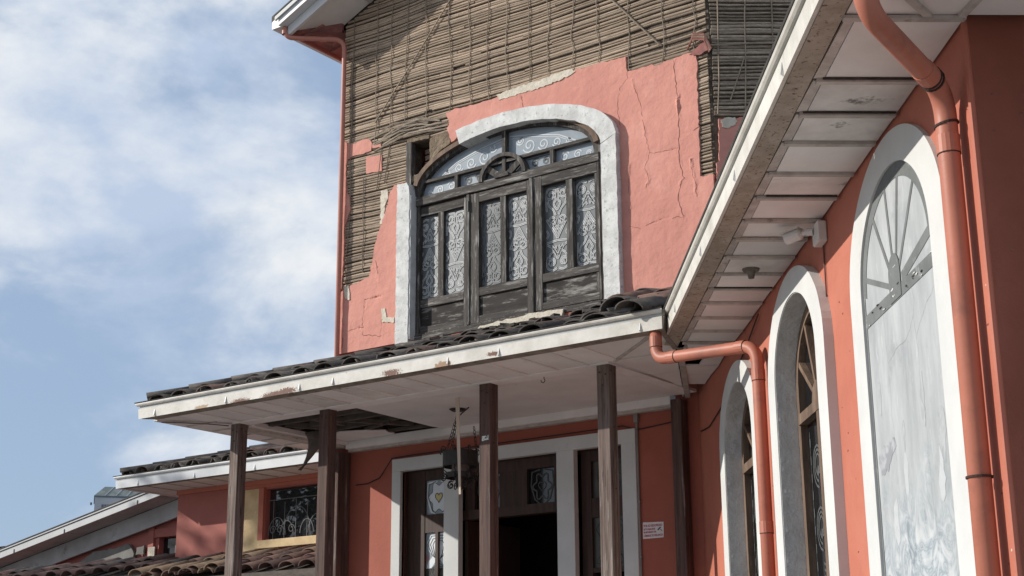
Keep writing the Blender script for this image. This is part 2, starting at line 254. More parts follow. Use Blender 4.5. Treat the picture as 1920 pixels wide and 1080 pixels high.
M('white_shade', (0.44, 0.445, 0.44), (0.33, 0.335, 0.33), scale=2.5, rough=0.9, spots=[((0.10, 0.09, 0.08), 3, 0.60, 0.12, 0.6)])
M('bark', (0.10, 0.075, 0.055), rough=0.95)
M('leaf', (0.050, 0.085, 0.026), (0.030, 0.055, 0.018), scale=3, rough=0.6)

# ------------------------------------------------------------------ frames
YW = 10.45                                     # plane of the gabled facade
ZS = 4.02                                      # level of all lower soffits
CO = Vector((-5.686, 10.45, 0))                # foot of the inner corner facade / side wing
yaw = R(-37.3)
U = Vector((-math.sin(yaw), -math.cos(yaw), 0))      # along the side wing towards the viewer
NR = Vector((math.cos(yaw), -math.sin(yaw), 0))      # into the side wing
V = -NR                                        # out of the side wing's wall
C2 = Vector((-5.44, 10.45, 0))
UC = 6.81
C3 = CO + U * UC
YA = 11.59                                     # annex wall
def FR(x, o, z): return Vector((x, YW - o, z))
def WR(u, v, z): return CO + U * u + V * v + Vector((0, 0, z))
def TR(s, o, z): return C2 + NR * s + U * o + Vector((0, 0, z))
def DR(s, o, z): return C3 + NR * s + U * o + Vector((0, 0, z))
def AR(x, o, z): return Vector((x, YA - o, z))
def WO(x, y, z): return Vector((x, y, z))

ORG = {}
def thing(name, loc, label, cat, group=None):
    o = bpy.data.objects.new(name, None); COL.objects.link(o); o.location = loc; o.empty_display_size = 0.3
    o['label'] = label; o['category'] = cat
    if group: o['group'] = group
    ORG[o] = Vector(loc)
    return o
def tag(o, label, cat, group=None, kind=None):
    if label: o['label'] = label
    if cat: o['category'] = cat
    if group: o['group'] = group
    if kind: o['kind'] = kind
    return o
def link(o, parent, origin):
    ORG[o] = Vector(origin); COL.objects.link(o)
    if parent is not None:
        o.parent = parent; o.location = ORG[o] - ORG[parent]
    else:
        o.location = origin
    return o

class G:
    """collects shapes given in a wall's own frame, makes one mesh object of them"""
    def __init__(self, fr=WO): self.v = []; self.f = []; self.fr = fr
    def add(self, vs, fs, raw=False):
        n = len(self.v)
        self.v += [Vector(p) if raw else self.fr(*p) for p in vs]
        self.f += [tuple(i + n for i in f) for f in fs]
        return self
    def box(self, a0, a1, b0, b1, c0, c1):
        vs = [(a, b, c) for a in (a0, a1) for b in (b0, b1) for c in (c0, c1)]
        return self.add(vs, [(0, 1, 3, 2), (4, 6, 7, 5), (0, 4, 5, 1), (2, 3, 7, 6), (0, 2, 6, 4), (1, 5, 7, 3)])
    def hexa(self, bot, top):
        """four corners below, four above"""
        return self.add(list(bot) + list(top), [(0, 3, 2, 1), (4, 5, 6, 7), (0, 1, 5, 4), (1, 2, 6, 5), (2, 3, 7, 6), (3, 0, 4, 7)])
    def prism(self, pts, b0, b1):
        """outline in (a, c), extruded along b"""
        n = len(pts)
        vs = [(a, b0, c) for a, c in pts] + [(a, b1, c) for a, c in pts]
        return self.add(vs, [tuple(range(n)), tuple(range(2 * n - 1, n - 1, -1))] + [(i, (i + 1) % n, n + (i + 1) % n, n + i) for i in range(n)])
    def bar(self, p, q, wid, hgt, up=(0, 0, 1)):
        """squared timber from p to q (frame coordinates)"""
        P = self.fr(*p); Q = self.fr(*q); d = (Q - P).normalized(); u = Vector(up)
        s = d.cross(u)
        if s.length < 1e-4: s = d.cross(Vector((1, 0, 0)))
        s.normalize(); t = s.cross(d).normalized()
        vs = [X + s * a * wid / 2 + t * b * hgt / 2 for X in (P, Q) for a, b in ((-1, -1), (1, -1), (1, 1), (-1, 1))]
        return self.add(vs, [(0, 3, 2, 1), (4, 5, 6, 7), (0, 1, 5, 4), (1, 2, 6, 5), (2, 3, 7, 6), (3, 0, 4, 7)], raw=True)
    def tube(self, pts, r, n=8, closed=False, flat=1.0):
        P = [self.fr(*p) for p in pts]; k = len(P); base = []
        up = None
        rings = []
        for i in range(k):
            a = P[(i - 1) % k] if (closed or i > 0) else P[i]
            b = P[(i + 1) % k] if (closed or i < k - 1) else P[i]
            d = (b - a).normalized()
            if up is None:
                up = Vector((0, 0, 1)) if abs(d.z) < 0.9 else Vector((0.37, 0.93, 0))
            s = d.cross(up).normalized(); t = s.cross(d).normalized(); up = t
            rr = r[i] if isinstance(r, (list, tuple)) else r
            rings.append([P[i] + (s * math.cos(2 * math.pi * j / n) * flat + t * math.sin(2 * math.pi * j / n)) * rr for j in range(n)])
        vs = [p for rg in rings for p in rg]; fs = []
        for i in range(k if closed else k - 1):
            i2 = (i + 1) % k
            fs += [(i * n + j, i * n + (j + 1) % n, i2 * n + (j + 1) % n, i2 * n + j) for j in range(n)]
        if not closed:
            fs += [tuple(range(n - 1, -1, -1)), tuple((k - 1) * n + j for j in range(n))]
        return self.add(vs, fs, raw=True)
    def ribbon(self, pts, wid, b, thick=0.002, closed=False):
        """flat line of a given width in the (a, c) plane at depth b"""
        k = len(pts); vs = []; fs = []
        for i in range(k):
            p0 = pts[(i - 1) % k] if (closed or i > 0) else pts[i]; p1 = pts[(i + 1) % k] if (closed or i < k - 1) else pts[i]
            dx, dz = p1[0] - p0[0], p1[1] - p0[1]; l = math.hypot(dx, dz) or 1
            nx, nz = -dz / l * wid / 2, dx / l * wid / 2
            vs += [(pts[i][0] + nx, b + thick, pts[i][1] + nz), (pts[i][0] - nx, b + thick, pts[i][1] - nz)]
        for i in range(k if closed else k - 1):
            j = (i + 1) % k
            fs.append((2 * i, 2 * i + 1, 2 * j + 1, 2 * j))
        return self.add(vs, fs)
    def plate(self, outline, holes, b0, b1, disp=None, grid=None):
        """a slab with holes in the (a, c) plane between depths b0 (back) and b1 (front)"""
        pts = []; edges = []
        for loop in [outline] + list(holes):
            n0 = len(pts); pts += [Vector(p) for p in loop]
            edges += [(n0 + i, n0 + (i + 1) % len(loop)) for i in range(len(loop))]
        if grid:
            xs = [p[0] for p in outline]; zs = [p[1] for p in outline]
            x = min(xs)
            while x < max(xs):
                z = min(zs)
                while z < max(zs):
                    q = (x + rnd.uniform(-.3, .3) * grid, z + rnd.uniform(-.3, .3) * grid)
                    if inside(q, outline) and not any(inside(q, h) for h in holes): pts.append(Vector(q))
                    z += grid
                x += grid
        vo, eo, fo, *_ = delaunay_2d_cdt(pts, edges, [], 0, 1e-5)
        keep = []
        for f in fo:
            c = (sum(vo[i][0] for i in f) / len(f), sum(vo[i][1] for i in f) / len(f))
            if inside(c, outline) and not any(inside(c, h) for h in holes): keep.append(f)
        cnt = {}
        for f in keep:
            for i in range(len(f)):
                e = (f[i], f[(i + 1) % len(f)]); cnt[tuple(sorted(e))] = cnt.get(tuple(sorted(e)), 0) + 1
        n = len(vo)
        fv = [(p[0], b1 + (disp(p[0], p[1]) if disp else 0), p[1]) for p in vo]
        self_n = len(self.v)
        bl = sorted({i for e, k in cnt.items() if k == 1 for i in e}); bi = {i: n + k for k, i in enumerate(bl)}
        vs = fv + [(vo[i][0], b0, vo[i][1]) for i in bl]
        fs = [tuple(f) for f in keep] + [(e[0], e[1], bi[e[1]], bi[e[0]]) for e, k in cnt.items() if k == 1]
        return self.add(vs, fs)
    def make(self, name, mat, parent=None, smooth=False, bevel=0.0, origin=None, recalc=True):
        bm = bmesh.new()
        c = Vector(origin) if origin is not None else sum(self.v, Vector()) / max(1, len(self.v))
        vv = [bm.verts.new(p - c) for p in self.v]
        for f in self.f:
            try: bm.faces.new([vv[i] for i in f])
            except ValueError: pass
        if recalc: bmesh.ops.recalc_face_normals(bm, faces=bm.faces)
        if bevel: bmesh.ops.bevel(bm, geom=list(bm.edges), offset=bevel, segments=1, affect='EDGES', clamp_overlap=True)
        me = bpy.data.meshes.new(name); bm.to_mesh(me); bm.free()
        if smooth:
            for p in me.polygons: p.use_smooth = True
        me.materials.append(MATS[mat])
        o = bpy.data.objects.new(name, me)
        return link(o, parent, c)

def inside(p, poly):
    x, y = p[0], p[1]; r = False; j = len(poly) - 1
    for i in range(len(poly)):
        xi, yi = poly[i][0], poly[i][1]; xj, yj = poly[j][0], poly[j][1]
        if (yi > y) != (yj > y) and x < (xj - xi) * (y - yi) / (yj - yi) + xi: r = not r
        j = i
    return r
def rough_loop(pts, step=0.035, amp=0.008, keep=lambda p, q: False):
    out = []
    for i in range(len(pts)):
        p, q = pts[i], pts[(i + 1) % len(pts)]
        l = math.hypot(q[0] - p[0], q[1] - p[1]); n = max(1, int(l / step)); k = keep(p, q)
        for j in range(n):
            t = j / n; a = 0 if (k or j == 0) else amp
            out.append((p[0] + (q[0] - p[0]) * t + rnd.uniform(-a, a), p[1] + (q[1] - p[1]) * t + rnd.uniform(-a, a)))
    return out
def arch(cx, hw, z0, zs, rise, n=28, a0=180.0, a1=0.0, legs=True):
    """outline of an arched opening, up the left side, over the arch, down the right side"""
    pts = [(cx + hw * math.cos(R(a0 + (a1 - a0) * i / n)), zs + rise * math.sin(R(a0 + (a1 - a0) * i / n))) for i in range(n + 1)]
    return [(cx - hw, z0)] + pts + [(cx + hw, z0)] if legs else pts
def bend(path, r, seg=5):
    """round the corners of a pipe's path"""
    P = [Vector(p) for p in path]; out = [P[0]]
    for i in range(1, len(P) - 1):
        a = (P[i - 1] - P[i]); b = (P[i + 1] - P[i]); rr = min(r, a.length * 0.45, b.length * 0.45)
        A = P[i] + a.normalized() * rr; B = P[i] + b.normalized() * rr
        for k in range(seg + 1):
            t = k / seg; out.append((A * (1 - t) + P[i] * t) * (1 - t) + (P[i] * (1 - t) + B * t) * t)
    out.append(P[-1]); return out
def spiral(cx, cz, r0, r1, a0, turns, n=18):
    return [(cx + (r0 + (r1 - r0) * i / n) * math.cos(R(a0 + 360 * turns * i / n)), cz + (r0 + (r1 - r0) * i / n) * math.sin(R(a0 + 360 * turns * i / n))) for i in range(n + 1)]

# ------------------------------------------------------------------ ground
g = G().box(-400, 400, -400, 400, -0.3, 0.0)
tag(g.make('ground', 'paving', origin=(0, 0, 0)), None, None, kind='structure')

# ================================================================== THE GABLED HOUSE
house = thing('gabled_house', (-7.565, YW, 0), 'tall gabled house with flaking pink plaster over exposed cane laths above the porch', 'house')
XL, XR = -9.69, -5.44
WC, WI, WOu = -7.65, 1.09, 1.25               # arched window: centre, inner and outer half widths
WS, RI, RO = 6.45, 0.42, 0.50
SC, SO_, SIC, SI_ = -7.614, 1.259, -7.587, 1.073     # surround: centre and half width, outside and inside
DX = [(-8.825, -8.31), (-8.14, -7.076), (-6.897, -6.42)]   # door bays
# lower wall with the door opening
G(FR).plate([(XL, 0), (XR, 0), (XR, 4.93), (XL, 4.93)], [[(DX[0][0], 0.02), (DX[2][1], 0.02), (DX[2][1], 3.70), (DX[0][0], 3.70)]], -0.20, 0.0).make('lower_wall', 'pink_porch_shaded', house)
win_hole = arch(WC, WI, 4.96, WS, RI)
niche = [(-8.80, 6.53), (-8.53, 6.60), (-8.53, 6.935), (-8.80, 6.955)]
gab = lambda x: 8.51 + 0.43 * (x + 9.68) if x < -7.565 else 8.51 + 0.43 * (-5.45 - x)
G(FR).plate([(XL, 4.931), (XR, 4.931), (XR, gab(XR)), (-7.565, gab(-7.565)), (XL, gab(XL))], [win_hole, niche], -0.20, -0.014).make('upper_wall', 'mud', house)
# side and back walls, kept simple: nothing of them shows except the oblique right face
E0 = TR(3.2, 0, 0)
g = G()
for (p, q) in (((XL, YW + .19), (XL, YW + 5)), ((XL, YW + 5), (E0.x, YW + 5)), ((E0.x, YW + 5), (E0.x, E0.y))):
    g.hexa([(p[0] + .0, p[1], 0), (q[0], q[1], 0), (q[0] + .15, q[1] - .15, 0), (p[0] + .15, p[1] - .15, 0)], [(p[0], p[1], 8.5), (q[0], q[1], 8.5), (q[0] + .15, q[1] - .15, 8.5), (p[0] + .15, p[1] - .15, 8.5)])
g.make('rear_wall', 'pink_plaster', house)
G(TR).box(0.012, 3.2, -0.2, -0.014, 0, 8.5).make('oblique_wall', 'mud', house)
G().box(XL, E0.x, YW + .2, YW + 5, 4.55, 4.65).make('upper_floor', 'interior_dark', house)
G().box(XL + .16, E0.x - .2, YW + 3.2, YW + 3.3, 0.0, 8.4).make('partition', 'interior_dark', house)

# plaster that is left
CR = {
 'A': [(-6.26, 7.156), (-6.248, 6.963), (-6.333, 6.9), (-6.366, 6.754), (-6.353, 6.564), (-6.311, 6.436)],
 'B': [(-6.212, 6.937), (-6.129, 6.677), (-6.108, 6.487), (-6.055, 6.209), (-6.105, 6.088), (-6.064, 5.981), (-6.103, 5.892)],
 'C': [(-5.782, 7.008), (-5.754, 6.632), (-5.758, 6.32), (-5.76, 6.076), (-5.724, 5.906), (-5.765, 5.85), (-5.795, 5.718), (-5.738, 5.57)],
 'D': [(-5.558, 6.328), (-5.681, 6.301), (-5.764, 6.318)], 'E': [(-6.064, 6.208), (-5.931, 6.196), (-5.764, 6.19)],
 'H': [(-7.404, 7.181), (-7.416, 7.085), (-7.386, 6.961)], 'F': [(-6.276, 5.581), (-6.167, 5.535), (-6.058, 5.567), (-5.928, 5.589), (-5.739, 5.561)],
 'G': [(-6.256, 6.158), (-6.283, 6.022), (-6.274, 5.749)], 'I': [(-5.653, 6.06), (-5.639, 5.9), (-5.611, 5.835), (-5.606, 5.708)],
 'J': [(-9.196, 5.814), (-9.144, 5.618), (-9.079, 5.367), (-9.089, 5.277)], 'K': [(-9.328, 5.436), (-9.116, 5.437)],
 'L': [(-9.328, 5.436), (-9.347, 5.244), (-9.347, 5.079), (-9.107, 5.033), (-9.108, 5.28)], 'M': [(-9.595, 5.126), (-9.464, 5.161), (-9.333, 5.159)],
 'N': [(-9.617, 5.287), (-9.595, 5.126), (-9.607, 4.989)]}
RID = {'A': .004, 'B': .007, 'C': .012, 'I': .010, 'G': .008, 'J': .010, 'L': -.012, 'K': -.014, 'M': -.009, 'N': -.006, 'F': -.006, 'D': -.008, 'E': -.005, 'H': -.012}
SEG = [(p, q, RID[k]) for k, l in CR.items() for p, q in zip(l[:-1], l[1:])]
def plaster_disp(x, z):
    d = 0.006 * mnoise.noise(Vector((x * 2.2, z * 2.2, 1.7))) + 0.003 * mnoise.noise(Vector((x * 9, z * 9, 4.1)))
    wob = 0.022 * mnoise.noise(Vector((x * 14, z * 14, 8.0)))
    best = {}
    for p, q, a in SEG:
        if not (min(p[0], q[0]) - .1 < x < max(p[0], q[0]) + .1 and min(p[1], q[1]) - .1 < z < max(p[1], q[1]) + .1): continue
        dx, dz = q[0] - p[0], q[1] - p[1]; t = max(0, min(1, ((x - p[0]) * dx + (z - p[1]) * dz) / (dx * dx + dz * dz)))
        sx = (x - p[0] - dx * t) + wob; sz = z - p[1] - dz * t; r = math.hypot(sx, sz)
        k = max(0.0, 1 - r / (0.020 if a > 0 else 0.014))
        e = a * k * (0.05 + 2.6 * max(0.0, mnoise.noise(Vector((x * 9, z * 6, 2.0)))))
        if a in best: best[a] = max(best[a], e, key=abs)
        else: best[a] = e
    return d + sum(best.values())
PL_TOP = [(-8.32, 7.148), (-8.208, 7.17), (-8.091, 7.157), (-7.897, 7.152), (-7.706, 7.158), (-7.518, 7.174), (-7.364, 7.156), (-7.09, 7.17), (-6.852, 7.202), (-6.706, 7.194), (-6.561, 7.197), (-6.39, 7.182), (-6.266, 7.184), (-6.263, 7.115), (-6.255, 7.036), (-6.216, 7.03), (-6.116, 7.029), (-5.995, 7.032), (-5.974, 7.011), (-5.78, 7.024), (-5.683, 7.038), (-5.552, 7.026), (-5.559, 6.763), (-5.56, 6.516), (-5.563, 6.224), (-5.569, 5.888), (-5.445, 5.88)]
oarc = [(SC + (SO_ - .02) * math.cos(R(a)), WS + (RO - .02) * math.sin(R(a))) for a in range(0, 117, 4)]
main = PL_TOP + [(XR - .005, 4.932), (-6.372, 4.932), (-6.372, WS)] + oarc[1:] + [(-8.25, 6.83), (-8.306, 6.988), (-8.274, 7.047)]
straight = lambda p, q: (p[0] == q[0]) or abs(p[1] - 4.932) < .002
G(FR).plate(rough_loop(main, 0.03, 0.007, straight), [], -0.012, 0.022, plaster_disp, 0.0145).make('plaster_sheet', 'pink_plaster', house)
left = [(-8.85, 6.546), (-8.968, 6.545), (-9.022, 6.484), (-9.073, 6.3), (-9.139, 6.147), (-9.198, 5.993), (-9.235, 5.808), (-9.28, 5.652), (-9.405, 5.63), (-9.545, 5.599), (XL + .012, 5.559), (XL + .012, 4.932), (-8.85, 4.932)]
G(FR).plate(rough_loop(left, 0.03, 0.008, straight), [], -0.012, 0.022, plaster_disp, 0.021).make('plaster_sheet', 'pink_plaster', house)
strip = [(-9.683, 7.194), (-9.608, 7.141), (-9.498, 7.115), (-9.40, 7.13), (-9.318, 7.119), (-9.274, 7.062), (-9.286, 6.985), (-9.386, 6.973), (-9.531, 6.984), (-9.595, 6.964), (-9.622, 6.901), (-9.606, 6.609), (-9.561, 6.554), (-9.549, 6.398), (-9.582, 6.32), (-9.616, 6.242), (-9.62, 5.934), (-9.64, 5.60), (-9.683, 5.57)]
G(FR).plate(rough_loop(strip, 0.03, 0.005), [], -0.012, 0.022, plaster_disp, 0.025).make('plaster_patch', 'pink_plaster', house)
for pl in ([(-9.27, 7.045), (-9.16, 7.035), (-9.152, 6.993), (-9.27, 7.01)], [(-9.349, 6.93), (-9.143, 6.906), (-9.139, 6.735), (-9.238, 6.745), (-9.344, 6.752)]):
    G(FR).plate(rough_loop(pl, 0.03, 0.004), [], -0.012, 0.018).make('plaster_patch', 'pink_plaster', house)
for pl in ([(-7.706, 7.18), (-7.425, 7.20), (-7.211, 7.195), (-7.03, 7.217), (-6.84, 7.22), (-6.80, 7.18), (-6.86, 7.16), (-7.031, 7.135), (-7.181, 7.125), (-7.364, 7.12), (-7.675, 7.118)],
           [(-9.148, 6.522), (-9.06, 6.524), (-9.05, 6.429), (-9.09, 6.365), (-9.10, 6.181), (-9.147, 6.176)],
           [(-9.606, 5.607), (-9.538, 5.613), (-9.521, 5.502), (-9.52, 5.463), (-9.577, 5.484)]):
    lp = rough_loop(pl, 0.02, 0.008)
    G(FR).plate(lp, [], -0.012, 0.028 if pl[0][0] > -8 or pl[0][0] < -9.6 else 0.016).make('bare_render', 'bare_render', house)
G(FR).plate(rough_loop([(-9.106, 5.308), (-9.052, 5.30), (-9.036, 5.206), (-8.94, 5.193), (-8.94, 5.14), (-9.089, 5.167)], 0.02, 0.005), [], -0.012, 0.028).make('bare_render', 'bare_render', house)
for kk, l in CR.items():      # the open cracks themselves
    pts = []
    for p, q in zip(l[:-1], l[1:]):
        nn = max(2, int(math.hypot(q[0] - p[0], q[1] - p[1]) / .025))
        for j in range(nn):
            t = j / nn; pts.append((p[0] + (q[0] - p[0]) * t + rnd.uniform(-.008, .008), p[1] + (q[1] - p[1]) * t + rnd.uniform(-.008, .008)))
    pts.append(l[-1])
    wd_ = .002 if kk in 'ABFGEI' else .0036; vs = []
    for i, (x, z) in enumerate(pts):
        k_ = wd_ * rnd.uniform(.3, 1.2); vert = abs(l[-1][1] - l[0][1]) > abs(l[-1][0] - l[0][0])
        for sg_ in (-1, 1):
            xx, zz = (x + sg_ * k_, z) if vert else (x, z + sg_ * k_)
            vs.append((xx, .0232 + plaster_disp(xx, zz), zz))
    G(FR).add(vs, [(2 * i, 2 * i + 1, 2 * i + 3, 2 * i + 2) for i in range(len(pts) - 1) if kk in 'CKLH' or mnoise.noise(Vector((pts[i][0] * 5, pts[i][1] * 5, 1.0))) > -.12]).make('crack', 'crack_pink', house, recalc=False)
# oblique face: plaster below, laths above
G(TR).plate(rough_loop([(0.012, 5.0), (1.6, 5.0), (1.6, 6.42), (0.9, 6.43), (0.30, 6.40), (0.20, 6.38), (0.05, 6.38), (0.04, 6.0), (0.012, 5.98)], 0.03, 0.006), [], -0.012, 0.02).make('plaster_sheet', 'pink_plaster', house)
G(TR).plate(rough_loop([(0.07, 6.36), (0.10, 6.385), (0.19, 6.39), (0.21, 6.35), (0.17, 6.31), (0.12, 6.29), (0.08, 6.30)], 0.015, 0.005), [], -0.01, 0.026).make('bare_render', 'bare_render', house)

# cane laths, one by one
SH_PL = [main, left, strip]
def lath(fr, x0, x1, z, mat, hgt, sag=0.004):
    n = max(3, int((x1 - x0) / 0.17)); pts = []; ph = rnd.uniform(0, 50); tilt = rnd.uniform(-.006, .006)
    r = rnd.uniform(.72, 1.12) * hgt
    o = rnd.uniform(-.005, .005)
    P = []
    for i in range(n + 1):
        t = i / n; x = x0 + (x1 - x0) * t
        zz = z + .05 * mnoise.noise(Vector((x * .75, z * .9, 5.5 if fr is FR else 9.1))) + .012 * mnoise.noise(Vector((x * 2.4, z * 2.0, 3.3))) + sag * 1.6 * mnoise.noise(Vector((x * 2.6, z * 9.1, ph))) + tilt * (t - .5) * (x1 - x0)
        P.append((x, o + 0.006 * mnoise.noise(Vector((x * 2.5, ph, z))), zz))
    vs = []; fs = []
    prof = [(-.010, -.5), (.002, -.49), (.0075, -.22), (.0075, .22), (.002, .48), (-.010, .5)]
    for (x, oo, zz) in P:
        k = 1 + 0.18 * mnoise.noise(Vector((x * 6, ph, 3)))
        vs += [(x, oo + a, zz + b * r * k) for a, b in prof]
    m_ = len(prof)
    for i in range(n):
        fs += [(i * m_ + j, i * m_ + j + 1, (i + 1) * m_ + j + 1, (i + 1) * m_ + j) for j in range(m_ - 1)]
    fs += [tuple(range(m_)), tuple(n * m_ + j for j in range(m_ - 1, -1, -1))]
    g = G(fr); g.add(vs, fs); return g.make('cane_lath', mat, house)
z = 4.98
vis_top = lambda x: 8.67 - 0.304 * (x + 9.31) + 0.30
while z < 9.0:
    # runs of this course that are not under plaster or in the window
    x = XL + 0.006; runs = []; cur = None
    while x <= XR - 0.001:
        hid = (inside((x - .03, z), main) and inside((x + .03, z), main)) or (inside((x - .03, z), left) and inside((x + .03, z), left)) \
            or inside((x, z), arch(WC, WI + .02, 4.9, WS, RI + .05)) or (z < 6.5 and -8.85 < x < -8.68) or (z < 4.93) or z > vis_top(x) or z > gab(x) - .02 \
            or (-8.80 < x < -8.28 and 6.53 < z < 6.95)
        if not hid:
            if cur is None: cur = [x, x]
            cur[1] = x
        elif cur: runs.append(cur); cur = None
        x += 0.03
    if cur: runs.append(cur)
    pit = rnd.choice([rnd.uniform(.0225, .0315)] * 5 + [rnd.uniform(.031, .040)])
    for a, b in runs:
        if b - a < .05: continue
        cuts = [a]
        if b - a > 2.6 and rnd.random() < .45: cuts.append(a + (b - a) * rnd.uniform(.25, .75))
        cuts.append(b)
        for p, q in zip(cuts[:-1], cuts[1:]):
            if rnd.random() < .10 and q - p > .6: q -= rnd.uniform(.05, .3) * (q - p)
            lath(FR, p, q - .004, z + rnd.uniform(-.004, .004), 'cane', min(pit, .029) * rnd.choice([.93, .90, .82]))
    z += pit
z = 6.42
while z < 8.0:
    pit = rnd.uniform(.027, .040)
    lath(TR, rnd.uniform(0.016, 0.03), rnd.uniform(1.25, 1.4), z, 'cane_grey', min(pit, .03) * .88, 0.006); z += pit
# narrow strips and wires that tie the laths down
TX = [-9.568, -9.236, -9.043, -8.83, -8.58, -8.281, -8.033, -7.806, -7.583, -7.322, -7.108, -6.839, -6.555, -6.244, -5.885, -5.56]
def tie(fr, pts, r=.0045, flat=.9): return G(fr).tube(pts, r, 5, flat=flat).make('tie_strip', 'tie', house)
for i, x in enumerate(TX):
    top = min(gab(x) - .03, vis_top(x) + .2)
    if x < -8.4: bot = 7.06 if x > -9.5 else 5.95
    else:
        bot = next((b for (a, b), (c, d) in zip(PL_TOP[:-1], PL_TOP[1:]) if a <= x <= c), 7.05) + .01
    n = 7
    tie(FR, [(x + rnd.uniform(-.022, .022), .014 + rnd.uniform(0, .008), bot + (top - bot) * k / n) for k in range(n + 1)])
tie(FR, [(-9.37 + rnd.uniform(-.01, .01), .018, 6.72 - .2 * k) for k in range(6)])
tie(FR, [(-9.14, .018, 7.06), (-9.155, .018, 6.9), (-9.18, .018, 6.7), (-9.20, .018, 6.55)])
tie(FR, [(-9.03 + .0, .018, 7.04), (-9.06, .018, 6.85), (-9.10, .018, 6.60)])
tie(FR, [(-8.275 + (-.954) * k / 6 + rnd.uniform(-.008, .008), .026, 8.345 - 1.074 * k / 6) for k in range(-1, 7)], .008)
tie(FR, [(-6.39 + .472 * k / 4 + rnd.uniform(-.006, .006), .026, 7.773 - .573 * k / 4) for k in range(-1, 5)], .007)
for s in (0.05, 0.29, 0.52, 0.78):
    tie(TR, [(s + rnd.uniform(-.01, .01) + .01 * k, .016, 6.42 + .3 * k) for k in range(6)], .006)
tie(TR, [(0.16, .02, 6.55), (0.30, .02, 6.95)], .006)
tie(TR, [(0.0, .018, 7.06), (0.3, .018, 7.075), (0.7, .018, 7.085), (1.2, .018, 7.09)], .009)
# laths that have sprung away above the niche, and torn ends at the corner
for k in range(9):
    x0 = -9.16 + rnd.uniform(-.2, .15); x1 = -8.34 + rnd.uniform(-.25, .05)
    za = 7.0 + .02 * k
    G(FR).tube([(x0, .012, za - .03), (x0 + (x1 - x0) * .4, .035 + rnd.uniform(0, .03), za + .025), (x0 + (x1 - x0) * .7, .04, za + .02 + rnd.uniform(-.03, .03)), (x1, .015, za - .02 + rnd.uniform(-.03, .03))], .008, 5, flat=.6).make('loose_cane', 'cane_grey', house)
for k in range(7):
    a = rnd.uniform(0, 1)
    G(FR).tube([(-5.66 + .05 * a, .02, 7.06 + .05 * a), (-5.58 + .03 * a, .05 + .02 * a, 7.12 + .08 * a), (-5.46, .05, 7.08 + .1 * a), (-5.44 + .04 * a, .02, 6.98 + .05 * a)], .007, 5).make('loose_cane', 'cane' if k % 2 else 'pipe_dull', house)
G(FR).plate(rough_loop([(-5.62, 7.02), (-5.52, 7.08), (-5.43, 7.10), (-5.43, 7.02), (-5.5, 6.99), (-5.58, 7.0)], .02, .006), [], 0, .03).make('plaster_patch', 'pink_dirty', house)
# niche and clay blocks beside the window
nb = house
g = G(FR); g.box(-8.81, -8.52, -.5, -.46, 6.48, 7.0); g.make('niche_back', 'mud', house)
G(FR).box(-8.825, -8.755, -.05, .018, 6.49, 6.97).make('niche_post', 'wood_black_v', house, bevel=.003)
G(FR).plate(rough_loop([(-8.53, 6.70), (-8.40, 6.78), (-8.275, 6.83), (-8.255, 6.97), (-8.53, 6.945)], .03, .006), [], -.05, .012).make('clay_block', 'mud_block', house)
G(FR).plate(rough_loop([(-8.81, 6.955), (-8.53, 6.94), (-8.53, 6.975), (-8.81, 6.99)], .03, .005), [], -.05, .02).make('niche_lintel', 'mud_block', house)
G(FR).plate(rough_loop([(-8.76, 6.53), (-8.54, 6.60), (-8.55, 6.66), (-8.62, 6.62), (-8.75, 6.60)], .02, .008), [], -.12, .0).make('clay_block', 'mud_block', house)
for k in range(5):
    G(FR).box(-8.74, -8.55, -.2, -.18, 6.62 + .065 * k, 6.665 + .065 * k).make('inner_cane', 'cane_grey', house)

# white surround: right jamb, arch (its left haunch has fallen), left jamb with a broken head
def chip(p, q): return abs(p[0] - q[0]) < .001 and abs(p[1] - q[1]) > 1
rj = [(SIC + SI_, 4.955), (SC + SO_, 4.955), (SC + SO_, WS + .0), (SIC + SI_, WS - .07)]
G(FR).plate(rough_loop(rj, .05, .004), [], -.08, .088).make('surround_jamb', 'white_aged', house)
n = 26
oa = [(SC + SO_ * math.cos(R(a)), WS + .002 + RO * math.sin(R(a))) for a in [0 + 115 * i / n for i in range(n + 1)]]
ia = [(SIC + SI_ * math.cos(R(a)), WS - .067 + (RI + .01) * math.sin(R(a))) for a in [1 + 118 * i / n for i in range(n + 1)]]
G(FR).plate([(p[0] + rnd.uniform(-.004, .004), p[1] + rnd.uniform(-.004, .004)) for p in oa] + [(p[0] + rnd.uniform(-.004, .004), p[1] + rnd.uniform(-.004, .004)) for p in reversed(ia)], [], -.08, .088).make('surround_arch', 'white_aged', house)
lj = [(-8.873, 4.90), (-8.715, 4.90), (-8.715, 6.38), (-8.725, 6.46), (-8.755, 6.51), (-8.80, 6.505), (-8.873, 6.515)]
G(FR).plate(rough_loop(lj, .045, .006), [], -.02, .088).make('surround_jamb', 'white_aged', house)
G(FR).box(-8.745, -8.700, -.09, .080, 4.93, 6.37).make('jamb_lining', 'grey_reveal', house)
